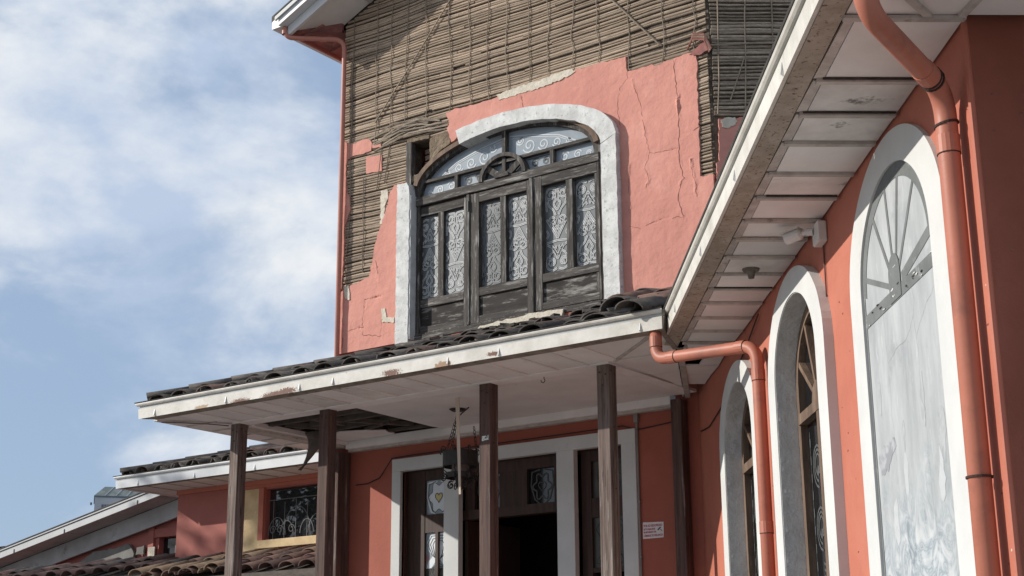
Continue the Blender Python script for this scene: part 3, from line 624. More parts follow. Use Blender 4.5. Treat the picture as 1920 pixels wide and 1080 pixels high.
# timber window
wf = G(FR).plate(arch(WC, WI - .005, 4.962, WS - .03, RI + .04), [arch(WC, WI - .085, 4.99, WS - .07, RI + .005)], -.15, -.005).make('window_frame', 'wood_black_v', house, smooth=False)
ao = [(WC + (WI - .012) * math.cos(R(a)), WS - .02 + (RI + .03) * math.sin(R(a))) for a in range(3, 178, 5)]
ai = [(WC + (WI - .062) * math.cos(R(a)), WS - .03 + (RI - .005) * math.sin(R(a))) for a in range(3, 178, 5)]
G(FR).plate(ao + ai[::-1], [], -.03, .03).make('arch_moulding', 'wood_brown', wf)
G(FR).box(-8.70, -6.585, -.12, .012, 6.268, 6.355).make('transom_rail', 'wood_black_h', wf, bevel=.004)
G(FR).box(-8.66, -6.62, -.10, -.01, 6.495, 6.525).make('glazing_bar', 'wood_black_h', wf)
for x in (-8.215, -7.105): G(FR).box(x - .018, x + .018, -.10, -.008, 6.355, 6.495).make('glazing_bar', 'wood_black_v', wf)
G(FR).box(-7.665, -7.625, -.10, -.003, 6.40, 6.84).make('glazing_bar', 'wood_black_v', wf)
hubc = (-7.652, 6.345)
ho = [(hubc[0] + .272 * math.cos(R(a)), hubc[1] + .238 * math.sin(R(a))) for a in range(0, 181, 9)]
hi_ = [(hubc[0] + .232 * math.cos(R(a)), hubc[1] + .202 * math.sin(R(a))) for a in range(180, -1, -9)]
G(FR).plate(ho + hi_, [], -.08, .024).make('fan_ring', 'wood_black_v', wf)
G(FR).plate([(hubc[0] + .082 * math.cos(R(a)), hubc[1] + .058 * math.sin(R(a))) for a in range(0, 181, 12)], [], -.08, .030).make('fan_hub', 'wood_black_h', wf)
for a in (38, 142):
    G(FR).bar((hubc[0] + .06 * math.cos(R(a)), -.02, hubc[1] + .04 * math.sin(R(a))), (hubc[0] + .235 * math.cos(R(a)), -.02, hubc[1] + .205 * math.sin(R(a))), .028, .06).make('fan_spoke', 'wood_black_v', wf)
# fan light glass, with scrolls etched in
fan_out = arch(WC, WI - .08, 6.34, WS - .07, RI + .01, legs=False)
fan_out = [p for p in fan_out if p[1] > 6.34]; fan_out = [(fan_out[0][0], 6.34)] + fan_out + [(fan_out[-1][0], 6.34)]
G(FR).plate(fan_out, [], -.07, -.062).make('fan_glass', 'glass_sky', wf)
g = G(FR)
for sx in (-1, 1):
    for (cx, cz, r) in ((.26, 6.62, .075), (.42, 6.60, .062), (.57, 6.585, .05), (.70, 6.565, .035), (.16, 6.69, .045)):
        g.ribbon(spiral(WC + sx * cx, cz, r, .012, 200 if sx > 0 else -20, 1.5 * sx), .012, -.0615)
    for (cx, cz, r) in ((.66, 6.42, .05), (.80, 6.41, .045), (.92, 6.395, .03)):
        g.ribbon(spiral(WC + sx * cx, cz, r, .01, 20 if sx > 0 else 160, 1.4 * sx), .011, -.0615)
    g.ribbon([(WC + sx * .04, 6.76), (WC + sx * .3, 6.72), (WC + sx * .6, 6.645), (WC + sx * .78, 6.55)], .010, -.0615)
    g.ribbon([(WC + sx * .04, 6.735), (WC + sx * .3, 6.70), (WC + sx * .6, 6.625), (WC + sx * .74, 6.55)], .006, -.0615)
g.make('glass_etching', 'etch_light', wf)
g = G(FR)
for sx in (-1, 1):
    for (cx, cz, r) in ((.33, 6.43, .05), (.45, 6.425, .045)):
        for dr in (0, .016): g.ribbon(spiral(WC + sx * cx, cz, r - dr, .01, 20 if sx > 0 else 160, 1.4 * sx), .007, -.061)
    g.ribbon([(WC + sx * .25, 6.48), (WC + sx * .5, 6.48)], .007, -.061); g.ribbon([(WC + sx * .25, 6.37), (WC + sx * .5, 6.37)], .007, -.061)
g.make('glass_etching', 'etch_dark', wf)
# three leaves
def smooth_line(pts, k=4):
    out = []
    for i in range(len(pts) - 1):
        p0 = pts[max(0, i - 1)]; p1 = pts[i]; p2 = pts[i + 1]; p3 = pts[min(len(pts) - 1, i + 2)]
        for j in range(k):
            t = j / k; out.append(tuple(.5 * (2 * p1[m_] + (p2[m_] - p0[m_]) * t + (2 * p0[m_] - 5 * p1[m_] + 4 * p2[m_] - p3[m_]) * t * t + (3 * p1[m_] - p0[m_] - 3 * p2[m_] + p3[m_]) * t ** 3) for m_ in (0, 1)))
    out.append(pts[-1]); return out
def ornament(x0, x1, z0, z1, flip, b, mats, parent):
    """scrolls, hearts and chevrons etched on a pane"""
    cx = (x0 + x1) / 2; hw = (x1 - x0) / 2; H = z1 - z0
    q = (lambda z: z1 - z * H) if flip else (lambda z: z0 + z * H)
    k = 1 if not flip else -1
    gd, gl = G(FR), G(FR)
    def line(P, w_):
        gd.ribbon(P, .0235, b)
        for sg_ in (-1, 1):
            Q = []
            for i in range(len(P)):
                p0, p1 = P[max(0, i - 1)], P[min(len(P) - 1, i + 1)]; dx, dz_ = p1[0] - p0[0], p1[1] - p0[1]; l_ = math.hypot(dx, dz_) or 1
                Q.append((min(x1, max(x0, P[i][0] - sg_ * dz_ / l_ * .0062)), min(z1, max(z0, P[i][1] + sg_ * dx / l_ * .0062))))
            gl.ribbon(Q, .0062, b + .0012)
    def rb(pts, w_=.0075, sm=True): line([(cx + a * hw, q(c)) for a, c in (smooth_line(pts) if sm else pts)], w_)
    for s in (-1, 1):
        def sp(a, c, r, a0, t, tail, w_=.0085):
            P = [(cx + s * (a * hw) + s * dx, q(c) + k * dz) for dx, dz in spiral(0, 0, .010, r, a0, t, 18)]
            line(P + [(cx + s * ta * hw, q(tc)) for ta, tc in tail], w_)
        sp(.50, .895, .050, -40, 1.15, [(.80, .84), (.62, .79), (.24, .755), (.10, .70)])
        sp(.52, .895, .028, 120, .9, [])
        sp(.54, .085, .052, 40, -1.15, [(.84, .15), (.70, .22), (.34, .27), (.12, .34)])
        sp(.50, .40, .040, 200, -1.0, [(.50, .47), (.20, .44), (.10, .38)])
        rb([(s * .08, .965), (s * .45, .985), (s * .86, .955), (s * .95, .90), (s * .88, .82)])
        rb([(0, .86), (s * .16, .80), (s * .5, .715), (s * .92, .675)], .0065, False)
        rb([(0, .815), (s * .30, .735), (s * .55, .69)], .006, False)
        rb([(0, .64), (s * .95, .655)], .006, False)
        rb([(0, .615), (s * .30, .535), (s * .62, .455), (s * .95, .37)], .008, False)
        rb([(0, .575), (s * .25, .505), (s * .42, .46)], .006, False)
        rb([(s * .95, .60), (s * .78, .56), (s * .95, .50)], .006)
        rb([(0, .02), (s * .18, .10), (s * .10, .16), (s * .30, .20), (0, .28)], .006)
        rb([(s * .90, .28), (s * .95, .2), (s * .93, .06), (s * .7, .012), (s * .1, .02)], .006)
        rb([(s * .10, .52), (s * .06, .48), (s * .16, .46)], .006)
    gd.make('glass_etching', 'etch_dark' if mats == 'etch_dark' else 'stain_line', parent)
    gl.make('glass_etching', 'etch_mid' if mats == 'etch_dark' else 'etch_dim', parent)
LEAF = [(-8.700, -8.070, [(-8.690, -8.445), (-8.375, -8.130)]), (-8.060, -7.335, [(-7.940, -7.695), (-7.630, -7.390)]), (-7.325, -6.590, [(-7.215, -6.950), (-6.880, -6.612)])]
pane_n = 0
for li, (x0, x1, panes) in enumerate(LEAF):
    o0, o1 = -.085, -.02 + .012 * li
    sl = panes[0][0] - x0; sr = x1 - panes[1][1]
    lf = G(FR).box(x0, panes[0][0], o0, o1, 4.99, 6.262).make('window_leaf', 'wood_black_v', house, bevel=.003)
    lf['label'] = ['left window leaf of weathered black timber', 'middle window leaf of weathered black timber', 'right window leaf of weathered black timber'][li]
    G(FR).box(panes[1][1], x1, o0, o1, 4.985, 6.262).make('stile', 'wood_black_v', lf, bevel=.003)
    G(FR).box(panes[0][1], panes[1][0], o0, o1 - .004, 5.325, 6.165).make('mullion', 'wood_black_v', lf, bevel=.003)
    G(FR).box(panes[0][0], panes[1][1], o0, o1 - .001, 6.165, 6.26).make('top_rail', 'wood_black_h', lf, bevel=.003)
    G(FR).box(panes[0][0], panes[1][1], o0, o1 - .001, 5.245, 5.325).make('middle_rail', 'wood_black_h', lf, bevel=.003)
    G(FR).box(panes[0][0], panes[1][1], o0, o1 - .022, 5.055, 5.245).make('bottom_panel', 'wood_panel', lf)
    G(FR).box(panes[0][0], panes[1][1], o0, o1 - .001, 4.99, 5.055).make('bottom_rail', 'wood_black_h', lf, bevel=.003)
    for (a, b) in panes:
        dim = pane_n == 2
        G(FR).box(a - .005, b + .005, -.07, -.058, 5.32, 6.17).make('pane', 'glass_frost_dim' if dim else 'glass_frost', lf)
        ornament(a + .008, b - .008, 5.345, 6.145, pane_n in (1, 4), -.0565, 'etch_dim' if dim else 'etch_dark', lf)
        pane_n += 1
G(FR).box(-8.082, -8.045, -.02, .004, 4.985, 6.262).make('cover_strip', 'wood_black_v', wf, bevel=.003)
G(FR).box(-7.345, -7.305, -.02, .020, 4.975, 6.262).make('cover_strip', 'wood_black_v', wf, bevel=.003)
for z_ in (6.14,): G(FR).box(-8.062, -8.050, .004, .016, z_ - .05, z_ + .05).make('hinge', 'iron_black', wf)
G(FR).box(-8.72, -6.58, -.4, -.36, 4.95, 6.95).make('dark_backing', 'interior_dark', house)  # plain near-black sheet behind the window
G(FR).plate(rough_loop([(-8.0, 4.86), (-7.0, 4.88), (-6.98, 4.955), (-7.3, 4.972), (-7.9, 4.945)], .05, .008), [], -.05, .03).make('mortar_fillet', 'bare_render', house)
G(FR).box(-8.72, -6.6, -.14, .01, 4.93, 4.975).make('window_sill', 'wood_black_h', house)

# door surround and bays under the porch
def dbox(a, b, c, d, name='door_surround', mat='white_trim', o0=-.03, o1=.035, par=None): return G(FR).box(a, b, o0, o1, c, d).make(name, mat, par or house, bevel=.003)
dbox(-8.93, -6.28, 3.695, 3.813)
dbox(-8.93, -8.825, 0, 3.695); dbox(-6.42, -6.28, 0, 3.695)
dbox(-8.31, -8.14, 0, 3.695, 'door_pillar'); dbox(-7.076, -6.897, 0, 3.695, 'door_pillar')
def sidelight(x0, x1, mir):
    sl = G(FR).box(x0, x0 + .20 if not mir else x0 + .10, -.14, -.08, 0.05, 3.70).make('side_light', 'wood_door', house)
    G(FR).box(x1 - .02, x1, -.14, -.08, 0.05, 3.70).make('stile', 'wood_door', sl)
    a = x0 + .20 if not mir else x0 + .10; b = x1 - .02
    G(FR).box(a, b, -.14, -.085, 3.60, 3.70).make('rail', 'wood_door', sl)
    G(FR).box(a, b, -.14, -.085, 3.12, 3.285).make('rail', 'wood_door', sl)
    G(FR).box(a, b, -.14, -.085, 2.66, 2.70).make('rail', 'wood_door', sl)
    G(FR).box(a, b, -.14, -.085, 0.05, 1.0).make('lower_panel', 'wood_door', sl)
    mx_ = (a + b) / 2
    G(FR).box(mx_ - .02, mx_ + .012, -.13, -.080, 1.0, 3.12).make('mullion', 'wood_door', sl)
    white, grey, yel, lnm, grn, pnk = ('stain_white', 'stain_grey', 'stain_yellow', 'stain_line', 'stain_green', 'stain_pink') if not mir else ('stain_dim',) * 2 + ('stain_dim', 'stain_line', 'stain_dim', 'stain_dim')
    # upper pane: a heart within petals
    G(FR).box(a, b, -.12, -.110, 3.285, 3.60).make('pane', grey, sl)
    cx, cz = mx_, 3.44
    pet = [(cx + .105 * math.cos(R(t)) * (1 + .18 * math.cos(R(6 * t))), cz + .13 * math.sin(R(t)) * (1 + .18 * math.cos(R(6 * t)))) for t in range(0, 360, 8)]
    G(FR).plate(pet, [], -.111, -.1085).make('petal_glass', white, sl)
    heart = [(cx + .042 * (16 * math.sin(R(t)) ** 3) / 16, cz + .05 * (13 * math.cos(R(t)) - 5 * math.cos(R(2 * t)) - 2 * math.cos(R(3 * t)) - math.cos(R(4 * t))) / 16) for t in range(0, 360, 12)]
    G(FR).plate(heart, [], -.109, -.107).make('heart_glass', yel, sl)
    g = G(FR); g.ribbon(heart, .006, -.1065, closed=True); g.ribbon(pet, .004, -.108, closed=True)
    for s in (-1, 1):
        g.ribbon([(cx + s * .03, 3.59), (cx + s * .12, 3.56), (cx + s * .125, 3.45), (cx + s * .08, 3.33), (cx + s * .03, 3.29)], .006, -.108)
    g.make('leading', lnm, sl)
    g = G(FR)
    for s in (-1, 1):
        g.ribbon([(cx + s * .02, 3.588), (cx + s * .13, 3.575), (cx + s * .135, 3.45), (cx + s * .09, 3.31), (cx + s * .03, 3.29)], .02, -.1092)
    g.make('petal_glass', white, sl)
    # lower panes: a figure of eight
    for k, (p, q) in enumerate(((a, mx_ - .02), (mx_ + .012, b))):
        G(FR).box(p, q, -.12, -.110, 2.70, 3.12).make('pane', grey, sl)
        e0, e1 = (q, p) if k == 0 else (p, q)
        wv = lambda t: e0 + (e1 - e0) * t
        G(FR).plate([(wv(.0), 3.11), (wv(.5), 3.11), (wv(.93), 3.04), (wv(.80), 2.96), (wv(.35), 2.91), (wv(.78), 2.86), (wv(.97), 2.80), (wv(.5), 2.80), (wv(.0), 2.88)], [], -.111, -.1085).make('petal_glass', white, sl)
        G(FR).plate([(wv(.98), 2.93), (wv(.6), 2.91), (wv(.98), 2.84)], [], -.111, -.109).make('corner_glass', grn if k else pnk, sl)
        G(FR).box(p, q, -.111, -.1088, 2.70, 2.80).make('lower_glass', 'stain_dim', sl)
        g = G(FR)
        for sc_ in (1, .72, .45):
            g.ribbon([(wv(.02), 3.0 + .09 * sc_), (wv(.5 * sc_), 3.0 + .09 * sc_), (wv(.85 * sc_), 3.0 + .02 * sc_), (wv(.45 * sc_), 2.92), (wv(.05), 2.88)], .006, -.1082)
            g.ribbon([(wv(.02), 2.88 - .1 * sc_), (wv(.6 * sc_), 2.83 - .03 * sc_), (wv(.9 * sc_), 2.77 - .03 * sc_), (wv(.3 * sc_), 2.72)], .006, -.1082)
        g.make('leading', lnm, sl)
    return sl
sidelight(DX[0][0], DX[0][1], False); sidelight(DX[2][0], DX[2][1], True)
dr_ = G(FR).box(-8.17, -7.10, -.16, -.10, 3.60, 3.70).make('door_transom', 'wood_door', house)
G(FR).box(-8.17, -7.10, -.17, -.07, 3.20, 3.285).make('transom_rail', 'wood_door', dr_)
for a, b in ((-8.17, -8.06), (-7.78, -7.48), (-7.19, -7.10)): G(FR).box(a, b, -.16, -.10, 3.285, 3.60).make('transom_post', 'wood_door', dr_)
for a, b in ((-8.06, -7.78), (-7.48, -7.19)):
    G(FR).box(a, b, -.14, -.130, 3.285, 3.60).make('pane', 'glass_dark', dr_)
    cx, cz = (a + b) / 2, 3.44
    pet = [(cx + .085 * math.cos(R(t)) * (1 + .2 * math.cos(R(6 * t))), cz + .105 * math.sin(R(t)) * (1 + .2 * math.cos(R(6 * t)))) for t in range(0, 360, 8)]
    g = G(FR); g.ribbon(pet, .014, -.129, closed=True)
    g.ribbon([(cx + .04 * (16 * math.sin(R(t)) ** 3) / 16, cz + .05 * (13 * math.cos(R(t)) - 5 * math.cos(R(2 * t)) - 2 * math.cos(R(3 * t)) - math.cos(R(4 * t))) / 16) for t in range(0, 360, 12)], .008, -.129, closed=True)
    for s in (-1, 1): g.ribbon([(cx + s * .02, 3.59), (cx + s * .11, 3.57), (cx + s * .12, 3.45), (cx + s * .08, 3.33), (cx + s * .03, 3.29)], .014, -.129)
    g.make('glass_etching', 'stain_dim', dr_)
G(FR).box(-7.13, -7.10, -.6, -.10, .05, 3.20).make('open_door_leaf', 'wood_door', house)
G(FR).box(-8.17, -8.135, -.9, -.10, .05, 3.20).make('open_door_leaf', 'wood_door', house)

hall = G(FR).box(-8.95, -6.35, -1.62, -1.58, .02, 3.76).make('dark_box_wall', 'interior_dark', house)  # dark box added behind the door, unlit indoors put into its colour
G(FR).box(-8.95, -8.91, -1.58, -.202, .02, 3.76).make('dark_box_wall', 'interior_dark', house)
G(FR).box(-6.39, -6.35, -1.58, -.202, .02, 3.76).make('dark_box_wall', 'interior_dark', house)
G(FR).box(-8.91, -6.39, -1.58, -.202, 3.72, 3.76).make('dark_box_ceiling', 'interior_dark', house)
G(FR).box(-8.8245, -8.82, -.199, -.031, .02, 3.699).make('door_lining', 'wood_door', house)
G(FR).box(-6.425, -6.4205, -.199, -.031, .02, 3.699).make('door_lining', 'wood_door', house)
G(FR).box(-8.819, -6.426, -.199, -.031, 3.694, 3.6995).make('door_lining', 'wood_door', house)
# gable roof: only its left eave corner is in the picture
YR = 9.86                                     # front edge of the gable overhang
XE = -10.07
so = lambda x: 8.51 + 0.43 * (x + 9.68)
for s, (xa, xb) in enumerate(((XE - .14, -7.565), (-7.565, -4.92))):
    zf = (lambda x: so(x)) if s == 0 else (lambda x: so(-15.13 - x))
    G().hexa([(xa, YR + .02, zf(xa) + .17), (xb, YR + .02, zf(xb) + .17), (xb, YW + 5.4, zf(xb) + .17), (xa, YW + 5.4, zf(xa) + .17)],
             [(xa, YR + .02, zf(xa) + .24), (xb, YR + .02, zf(xb) + .24), (xb, YW + 5.4, zf(xb) + .24), (xa, YW + 5.4, zf(xa) + .24)]).make('roof', 'tile_dark', house)
def slab(y0, y1, x0, x1, dz0, dz1, name, mat, par=None, fz=so):
    return G().hexa([(x0, y0, fz(x0) + dz0), (x1, y0, fz(x1) + dz0), (x1, y1, fz(x1) + dz0), (x0, y1, fz(x0) + dz0)],
                    [(x0, y0, fz(x0) + dz1), (x1, y0, fz(x1) + dz1), (x1, y1, fz(x1) + dz1), (x0, y1, fz(x0) + dz1)]).make(name, mat, par or house)
xs = [XE + .03, -9.32, -8.86, -8.4, -7.95, -7.565]
for a, b in zip(xs[:-1], xs[1:]):
    slab(YR + .14, YW - .004, a + .006, b - .006, .0, .02, 'rake_soffit_panel', 'soffit_white')
    slab(YR + .14, YW - .012, b - .02, b + .02, -.018, -.001, 'rake_batten', 'batten')
slab(YR + .10, YR + .135, XE + .02, -7.565, -.06, .15, 'rake_board', 'gutter_clean')
slab(YR, YR + .095, XE - .02, -7.565, .045, .15, 'rake_gutter', 'gutter_clean')
slab(YR - .025, YR - .001, XE - .05, -7.565, .115, .16, 'rake_lip', 'gutter_groove')
slab(YR - .03, YR + .05, XE - .06, -7.565, .165, .18, 'rake_drip', 'drip_dark')
slab(YR + .10, YR + .138, -7.55, -4.95, -.06, .15, 'rake_board', 'gutter_clean', fz=lambda x: so(-15.13 - x))
slab(YR + .14, YW - .004, -7.55, -5.2, .0, .02, 'rake_soffit_panel', 'soffit_white', fz=lambda x: so(-15.13 - x))
# level box under the left eave, dirty pink
G().add([(XE + .02, YR + .14, 8.345), (-9.70, YR + .55, 8.40), (-9.70, YW + 5, 8.40), (XE + .02, YW + 5, 8.345), (XE + .02, YR + .14, 8.37), (-9.70, YR + .55, 8.43), (-9.70, YW + 5, 8.43), (XE + .02, YW + 5, 8.37)],
        [(0, 3, 2, 1), (4, 5, 6, 7), (0, 1, 5, 4), (1, 2, 6, 5), (2, 3, 7, 6), (3, 0, 4, 7)]).make('eave_soffit', 'pink_dirty', house)
G().hexa([(XE + .02, YR + .137, 8.345), (-9.70, YR + .54, 8.395), (-9.70, YR + .57, 8.395), (XE + .02, YR + .17, 8.345)], [(XE + .02, YR + .137, 8.40), (-9.70, YR + .54, 8.52), (-9.70, YR + .57, 8.52), (XE + .02, YR + .17, 8.40)]).make('eave_end_board', 'pink_dirty', house)
G().box(XE, XE + .025, YR + .14, YW + 5, 8.31, 8.47).make('eave_fascia', 'pink_annex', house)
G().box(XE - .13, XE - .005, YR + .02, YW + 5, 8.37, 8.47).make('eave_gutter', 'gutter_clean', house)
for y_ in (10.15, 10.6, 11.1): G().bar((XE + .04, y_, 8.338), (-9.72, y_ + .0, 8.385), .03, .02).make('eave_batten', 'pink_dirty', house)

# ================================================================== gutters
def gutter(A, B, out, par, z0=ZS, m0=0.0, m1=0.0, mat='gutter_white', base='grime_board', w0=0.115, drip=True):
    """fascia gutter along A-B (inner edge at soffit level), 'out' points away from the wall; m0/m1 mitre factors"""
    A = Vector(A); B = Vector(B); out = Vector(out).normalized(); d = (B - A).normalized()
    def sweep(prof, name, mt):
        g = G(); n = len(prof); vs = []
        for P, mm, sg in ((A, m0, -1), (B, m1, 1)):
            for (o, zz) in prof:
                q = P + out * o + d * (sg * mm * o); vs.append((q.x, q.y, z0 + zz))
        fs = [tuple(range(n - 1, -1, -1)), tuple(range(n, 2 * n))] + [(i, (i + 1) % n, n + (i + 1) % n, n + i) for i in range(n)]
        g.add(vs, fs); return g.make(name, mt, par)
    f = sweep([(w0 - .02, .004), (w0, .0), (w0 + .006, .085), (w0 - .02, .085)], 'gutter_face', mat)
    sweep([(w0 - .02, .0855), (w0 - .004, .0855), (w0 - .002, .108), (w0 - .02, .108)], 'gutter_groove', 'gutter_groove')
    sweep([(w0 - .02, .1085), (w0 + .012, .1085), (w0 + .022, .118), (w0 + .026, .128), (w0 + .024, .136), (w0 - .02, .136)], 'gutter_lip', mat)
    if drip: sweep([(w0 - .05, .1365), (w0 + .030, .1365), (w0 + .034, .143), (w0 - .05, .143)], 'drip_edge', 'drip_dark')
    sweep([(.0, .0), (w0 - .021, .0), (w0 - .021, .10), (.0, .10)], 'gutter_base', base)
    return f
def brackets(A, B, out, n, par, z0=ZS, w0=.115, off=0.3):
    A = Vector(A); B = Vector(B); out = Vector(out).normalized(); d = (B - A).normalized(); l = (B - A).length
    for k in range(n):
        p = A + d * (off + (l - 2 * off) * k / max(1, n - 1))
        q = p + out * (w0 + .004)
        g = G(); s = d * .004
        g.add([tuple(q - s + Vector((0, 0, z0 + .002))), tuple(q + s + Vector((0, 0, z0 + .002))), tuple(q + s + out * .010 + Vector((0, 0, z0 + .012))), tuple(q - s + out * .010 + Vector((0, 0, z0 + .012))),
               tuple(q - s + Vector((0, 0, z0 + .062))), tuple(q + s + Vector((0, 0, z0 + .062))), tuple(q + s + out * .003 + Vector((0, 0, z0 + .060))), tuple(q - s + out * .003 + Vector((0, 0, z0 + .060)))],
              [(0, 3, 2, 1), (4, 5, 6, 7), (0, 1, 5, 4), (1, 2, 6, 5), (2, 3, 7, 6), (3, 0, 4, 7)])
        g.make('gutter_bracket', 'gutter_clean', par)

# ================================================================== barrel tiles
def tile_mesh(name, r0, r1, ln, th, mat, n=8, span=172):
    vs = []; fs = []
    for (y, r) in ((0, r0), (ln, r1)):
        for rr in (r, r - th):
            for i in range(n + 1):
                a = R(90 - span / 2 + span * i / n); vs.append((rr * math.cos(a), y, rr * math.sin(a) * .60))
    k = n + 1
    for i in range(n):
        fs += [(i, i + 1, 2 * k + i + 1, 2 * k + i), (k + i, 3 * k + i, 3 * k + i + 1, k + i + 1), (i, k + i, k + i + 1, i + 1), (2 * k + i, 2 * k + i + 1, 3 * k + i + 1, 3 * k + i)]
    fs += [(0, 2 * k, 3 * k, k), (n, k + n, 3 * k + n, 2 * k + n)]
    me = bpy.data.meshes.new(name); me.from_pydata(vs, [], fs); me.update()
    for p in me.polygons[:n * 4]: p.use_smooth = True
    bm = bmesh.new(); bm.from_mesh(me); bmesh.ops.recalc_face_normals(bm, faces=bm.faces); bm.to_mesh(me); bm.free()
    me.materials.append(MATS[mat]); return me
TM = {k: tile_mesh('barrel_tile_' + k, .122, .100, .43, .017, k) for k in ('tile_dark', 'tile_rust', 'tile_red', 'tile_tan')}
def put_tile(me, loc, rot, par, name='roof_tile'):
    o = bpy.data.objects.new(name, me); link(o, par, loc); o.rotation_euler = rot; return o
def tile_field(par, x0, x1, y0, z0, slope, rows, ok, mats, pitch=.285, step=.31, jit=.028, pans=True, messy=None):
    an = math.atan(slope); ca, sa = math.cos(an), math.sin(an); c = 0
    ncol = int((x1 - x0) / pitch)
    for r_ in range(rows):
        for k in range(ncol + 1):
            for pan in (0, 1):
                if pan and not pans: continue
                x = x0 + (k + .5 * pan) * pitch; y = y0 + r_ * step * ca; zz = z0 + r_ * step * sa
                if not ok(x, y): continue
                ms = messy(x, y) if messy else 1.0
                j = jit * ms
                me = TM[rnd.choice(mats)]
                loc = (x + rnd.uniform(-j, j), y + rnd.uniform(-j, j) * 1.6, zz + (.008 if not pan else .060) + r_ * 0.0 + rnd.uniform(0, j * .6))
                rot = (an - .03 + rnd.uniform(-.02, .02) * ms, math.pi if pan else rnd.uniform(-.05, .05) * ms, rnd.uniform(-.03, .03) * ms)
                if pan:     # an upturned channel between two covers
                    rot = (an - .03, math.pi, 0)
                    o = put_tile(me, loc, (0, 0, 0), par, 'channel_tile')
                    o.rotation_euler = (Matrix.Rotation(an - .03, 3, 'X') @ Matrix.Rotation(math.pi, 3, 'Y')).to_euler()
                    c += 1
                else:
                    put_tile(me, loc, rot, par); c += 1
    return c

# ================================================================== THE PORCH
porch = thing('porch', (-7.4, 9.4, 0), 'open porch on four weathered timber posts with white gutter and dark tiled roof', 'porch')
YF = 8.455                                     # inner edge of the front gutter
G().box(-10.0, -5.75, 8.7, 10.249, 0.004, .15).make('porch_floor', 'paving', porch)
for x, mt in ((-9.60, 'wood_post_bleached'), (-8.53, 'wood_post'), (-6.83, 'wood_post'), (-5.74, 'wood_post_bleached')):
    G().box(x, x + .108, 8.995, 9.103, .15, 4.028).make('post', mt, porch, bevel=.005)
G().box(-9.62, -9.47, 10.27, 10.44, 0, 3.93).make('wall_post', 'wood_post', porch, bevel=.005)
G().box(-5.885, -5.785, 10.33, 10.44, 0, 3.99).make('wall_post', 'wood_post', porch, bevel=.005)
for x in (-9.60, -8.53, -6.83, -5.74):
    for (dx, z_) in ((.03, 3.96), (.08, 3.94), (.055, 3.86)):
        G().tube([(x + dx, 8.999, z_), (x + dx, 8.990, z_)], .006, 8).make('bolt', 'iron_black', porch)
    for (dy, z_) in ((.03, 3.97), (.08, 3.95), (.05, 3.55), (.06, 3.1)):
        G().tube([(x + .104, 8.995 + dy, z_), (x + .1115, 8.995 + dy, z_)], .005, 8).make('bolt', 'iron_black', porch)
# thin white mark where an old notice was, on the third post
G().plate(rough_loop([(-6.80, 3.565), (-6.735, 3.57), (-6.73, 3.605), (-6.80, 3.60)], .012, .004), [], 8.9955, 8.9925).make('glue_mark', 'chip_white', porch)
# front soffit strip: boards between battens
YB = 8.965
bx = [-9.70, -9.445, -9.166, -8.936, -8.687, -8.438, -8.16, -7.90, -7.64, -7.40, -7.16, -6.89, -6.62, -6.343, -6.06, -5.79, -5.52]
def soff(corners, name, mat, par, dz=0.0, th=.012):
    b = [(x, y, ZS + dz + rnd.uniform(-.002, .002)) for x, y in corners]
    return G().hexa(b, [(x, y, z_ + th) for x, y, z_ in b]).make(name, mat, par)
for a, b in zip(bx[:-1], bx[1:]):
    soff([(a + .004, YF + .002), (b - .004, YF + .002), (b - .004, YB), (a + .004, YB)], 'soffit_panel', 'soffit_stained' if -8.45 < a < -7.2 and rnd.random() < .5 else 'soffit_white', porch, .004)
    G().hexa([(b - .011, YF, ZS - .004), (b + .011, YF, ZS - .004), (b + .011, YB, ZS - .004), (b - .011, YB, ZS - .004)], [(b - .011, YF, ZS + .004), (b + .011, YF, ZS + .004), (b + .011, YB, ZS + .004), (b - .011, YB, ZS + .004)]).make('soffit_batten', 'soffit_white', porch)
# corners
soff([(-10.0, YF + .002), (-9.706, YF + .002), (-9.706, YB), (-9.98, 8.50)], 'soffit_panel', 'soffit_white', porch, .004)
soff([(-5.51, YF + .002), (-4.98, YF + .002), (-5.60, 8.95), (-5.516, 8.96)], 'soffit_panel', 'soffit_white', porch, .004)
# left strip, running back
ly = [8.52, 8.83, 9.14, 9.45, 9.76, 10.07, 10.38, 10.7]
for i, (a, b) in enumerate(zip(ly[:-1], ly[1:])):
    soff([(-9.985, a + .004), (-9.60 if a > 9 else -9.98 + (a - 8.5), a + .004), (-9.60 if a > 8.7 else -9.98 + (b - 8.5), b - .004), (-9.985, b - .004)], 'soffit_panel', 'soffit_white', porch, .003)
    G().box(-9.985, -9.61, b - .011, b + .011, ZS - .006, ZS + .002).make('soffit_batten', 'batten', porch)
# right strip up to the seam with the side wing
SE0, SE1 = Vector((-5.03, 8.965, 0)), Vector((-5.80, 10.44, 0))
def seam_x(y): return SE0.x + (SE1.x - SE0.x) * (y - SE0.y) / (SE1.y - SE0.y)
ry = [8.97, 9.26, 9.55, 9.84, 10.13, 10.42]
for a, b in zip(ry[:-1], ry[1:]):
    xa0 = -5.60; soff([(min(xa0, seam_x(a) - .02), a + .003), (seam_x(a) - .015, a + .003), (seam_x(b) - .015, b - .003), (min(xa0, seam_x(b) - .03), b - .003)], 'soffit_panel', 'soffit_white', porch, .002)
soff([(-5.60, 8.962), (-4.975, YF + .002), (-4.86, YF + .01), (-5.045, 8.96)], 'soffit_panel', 'soffit_white', porch, .006)
G().bar((-4.95, 8.46, ZS - .001), (-5.56, 8.97, ZS - .001), .028, .012).make('mitre_batten', 'batten', porch)
G().bar((-9.98, 8.48, ZS - .001), (-9.56, 8.98, ZS - .001), .022, .010).make('mitre_batten', 'batten', porch)
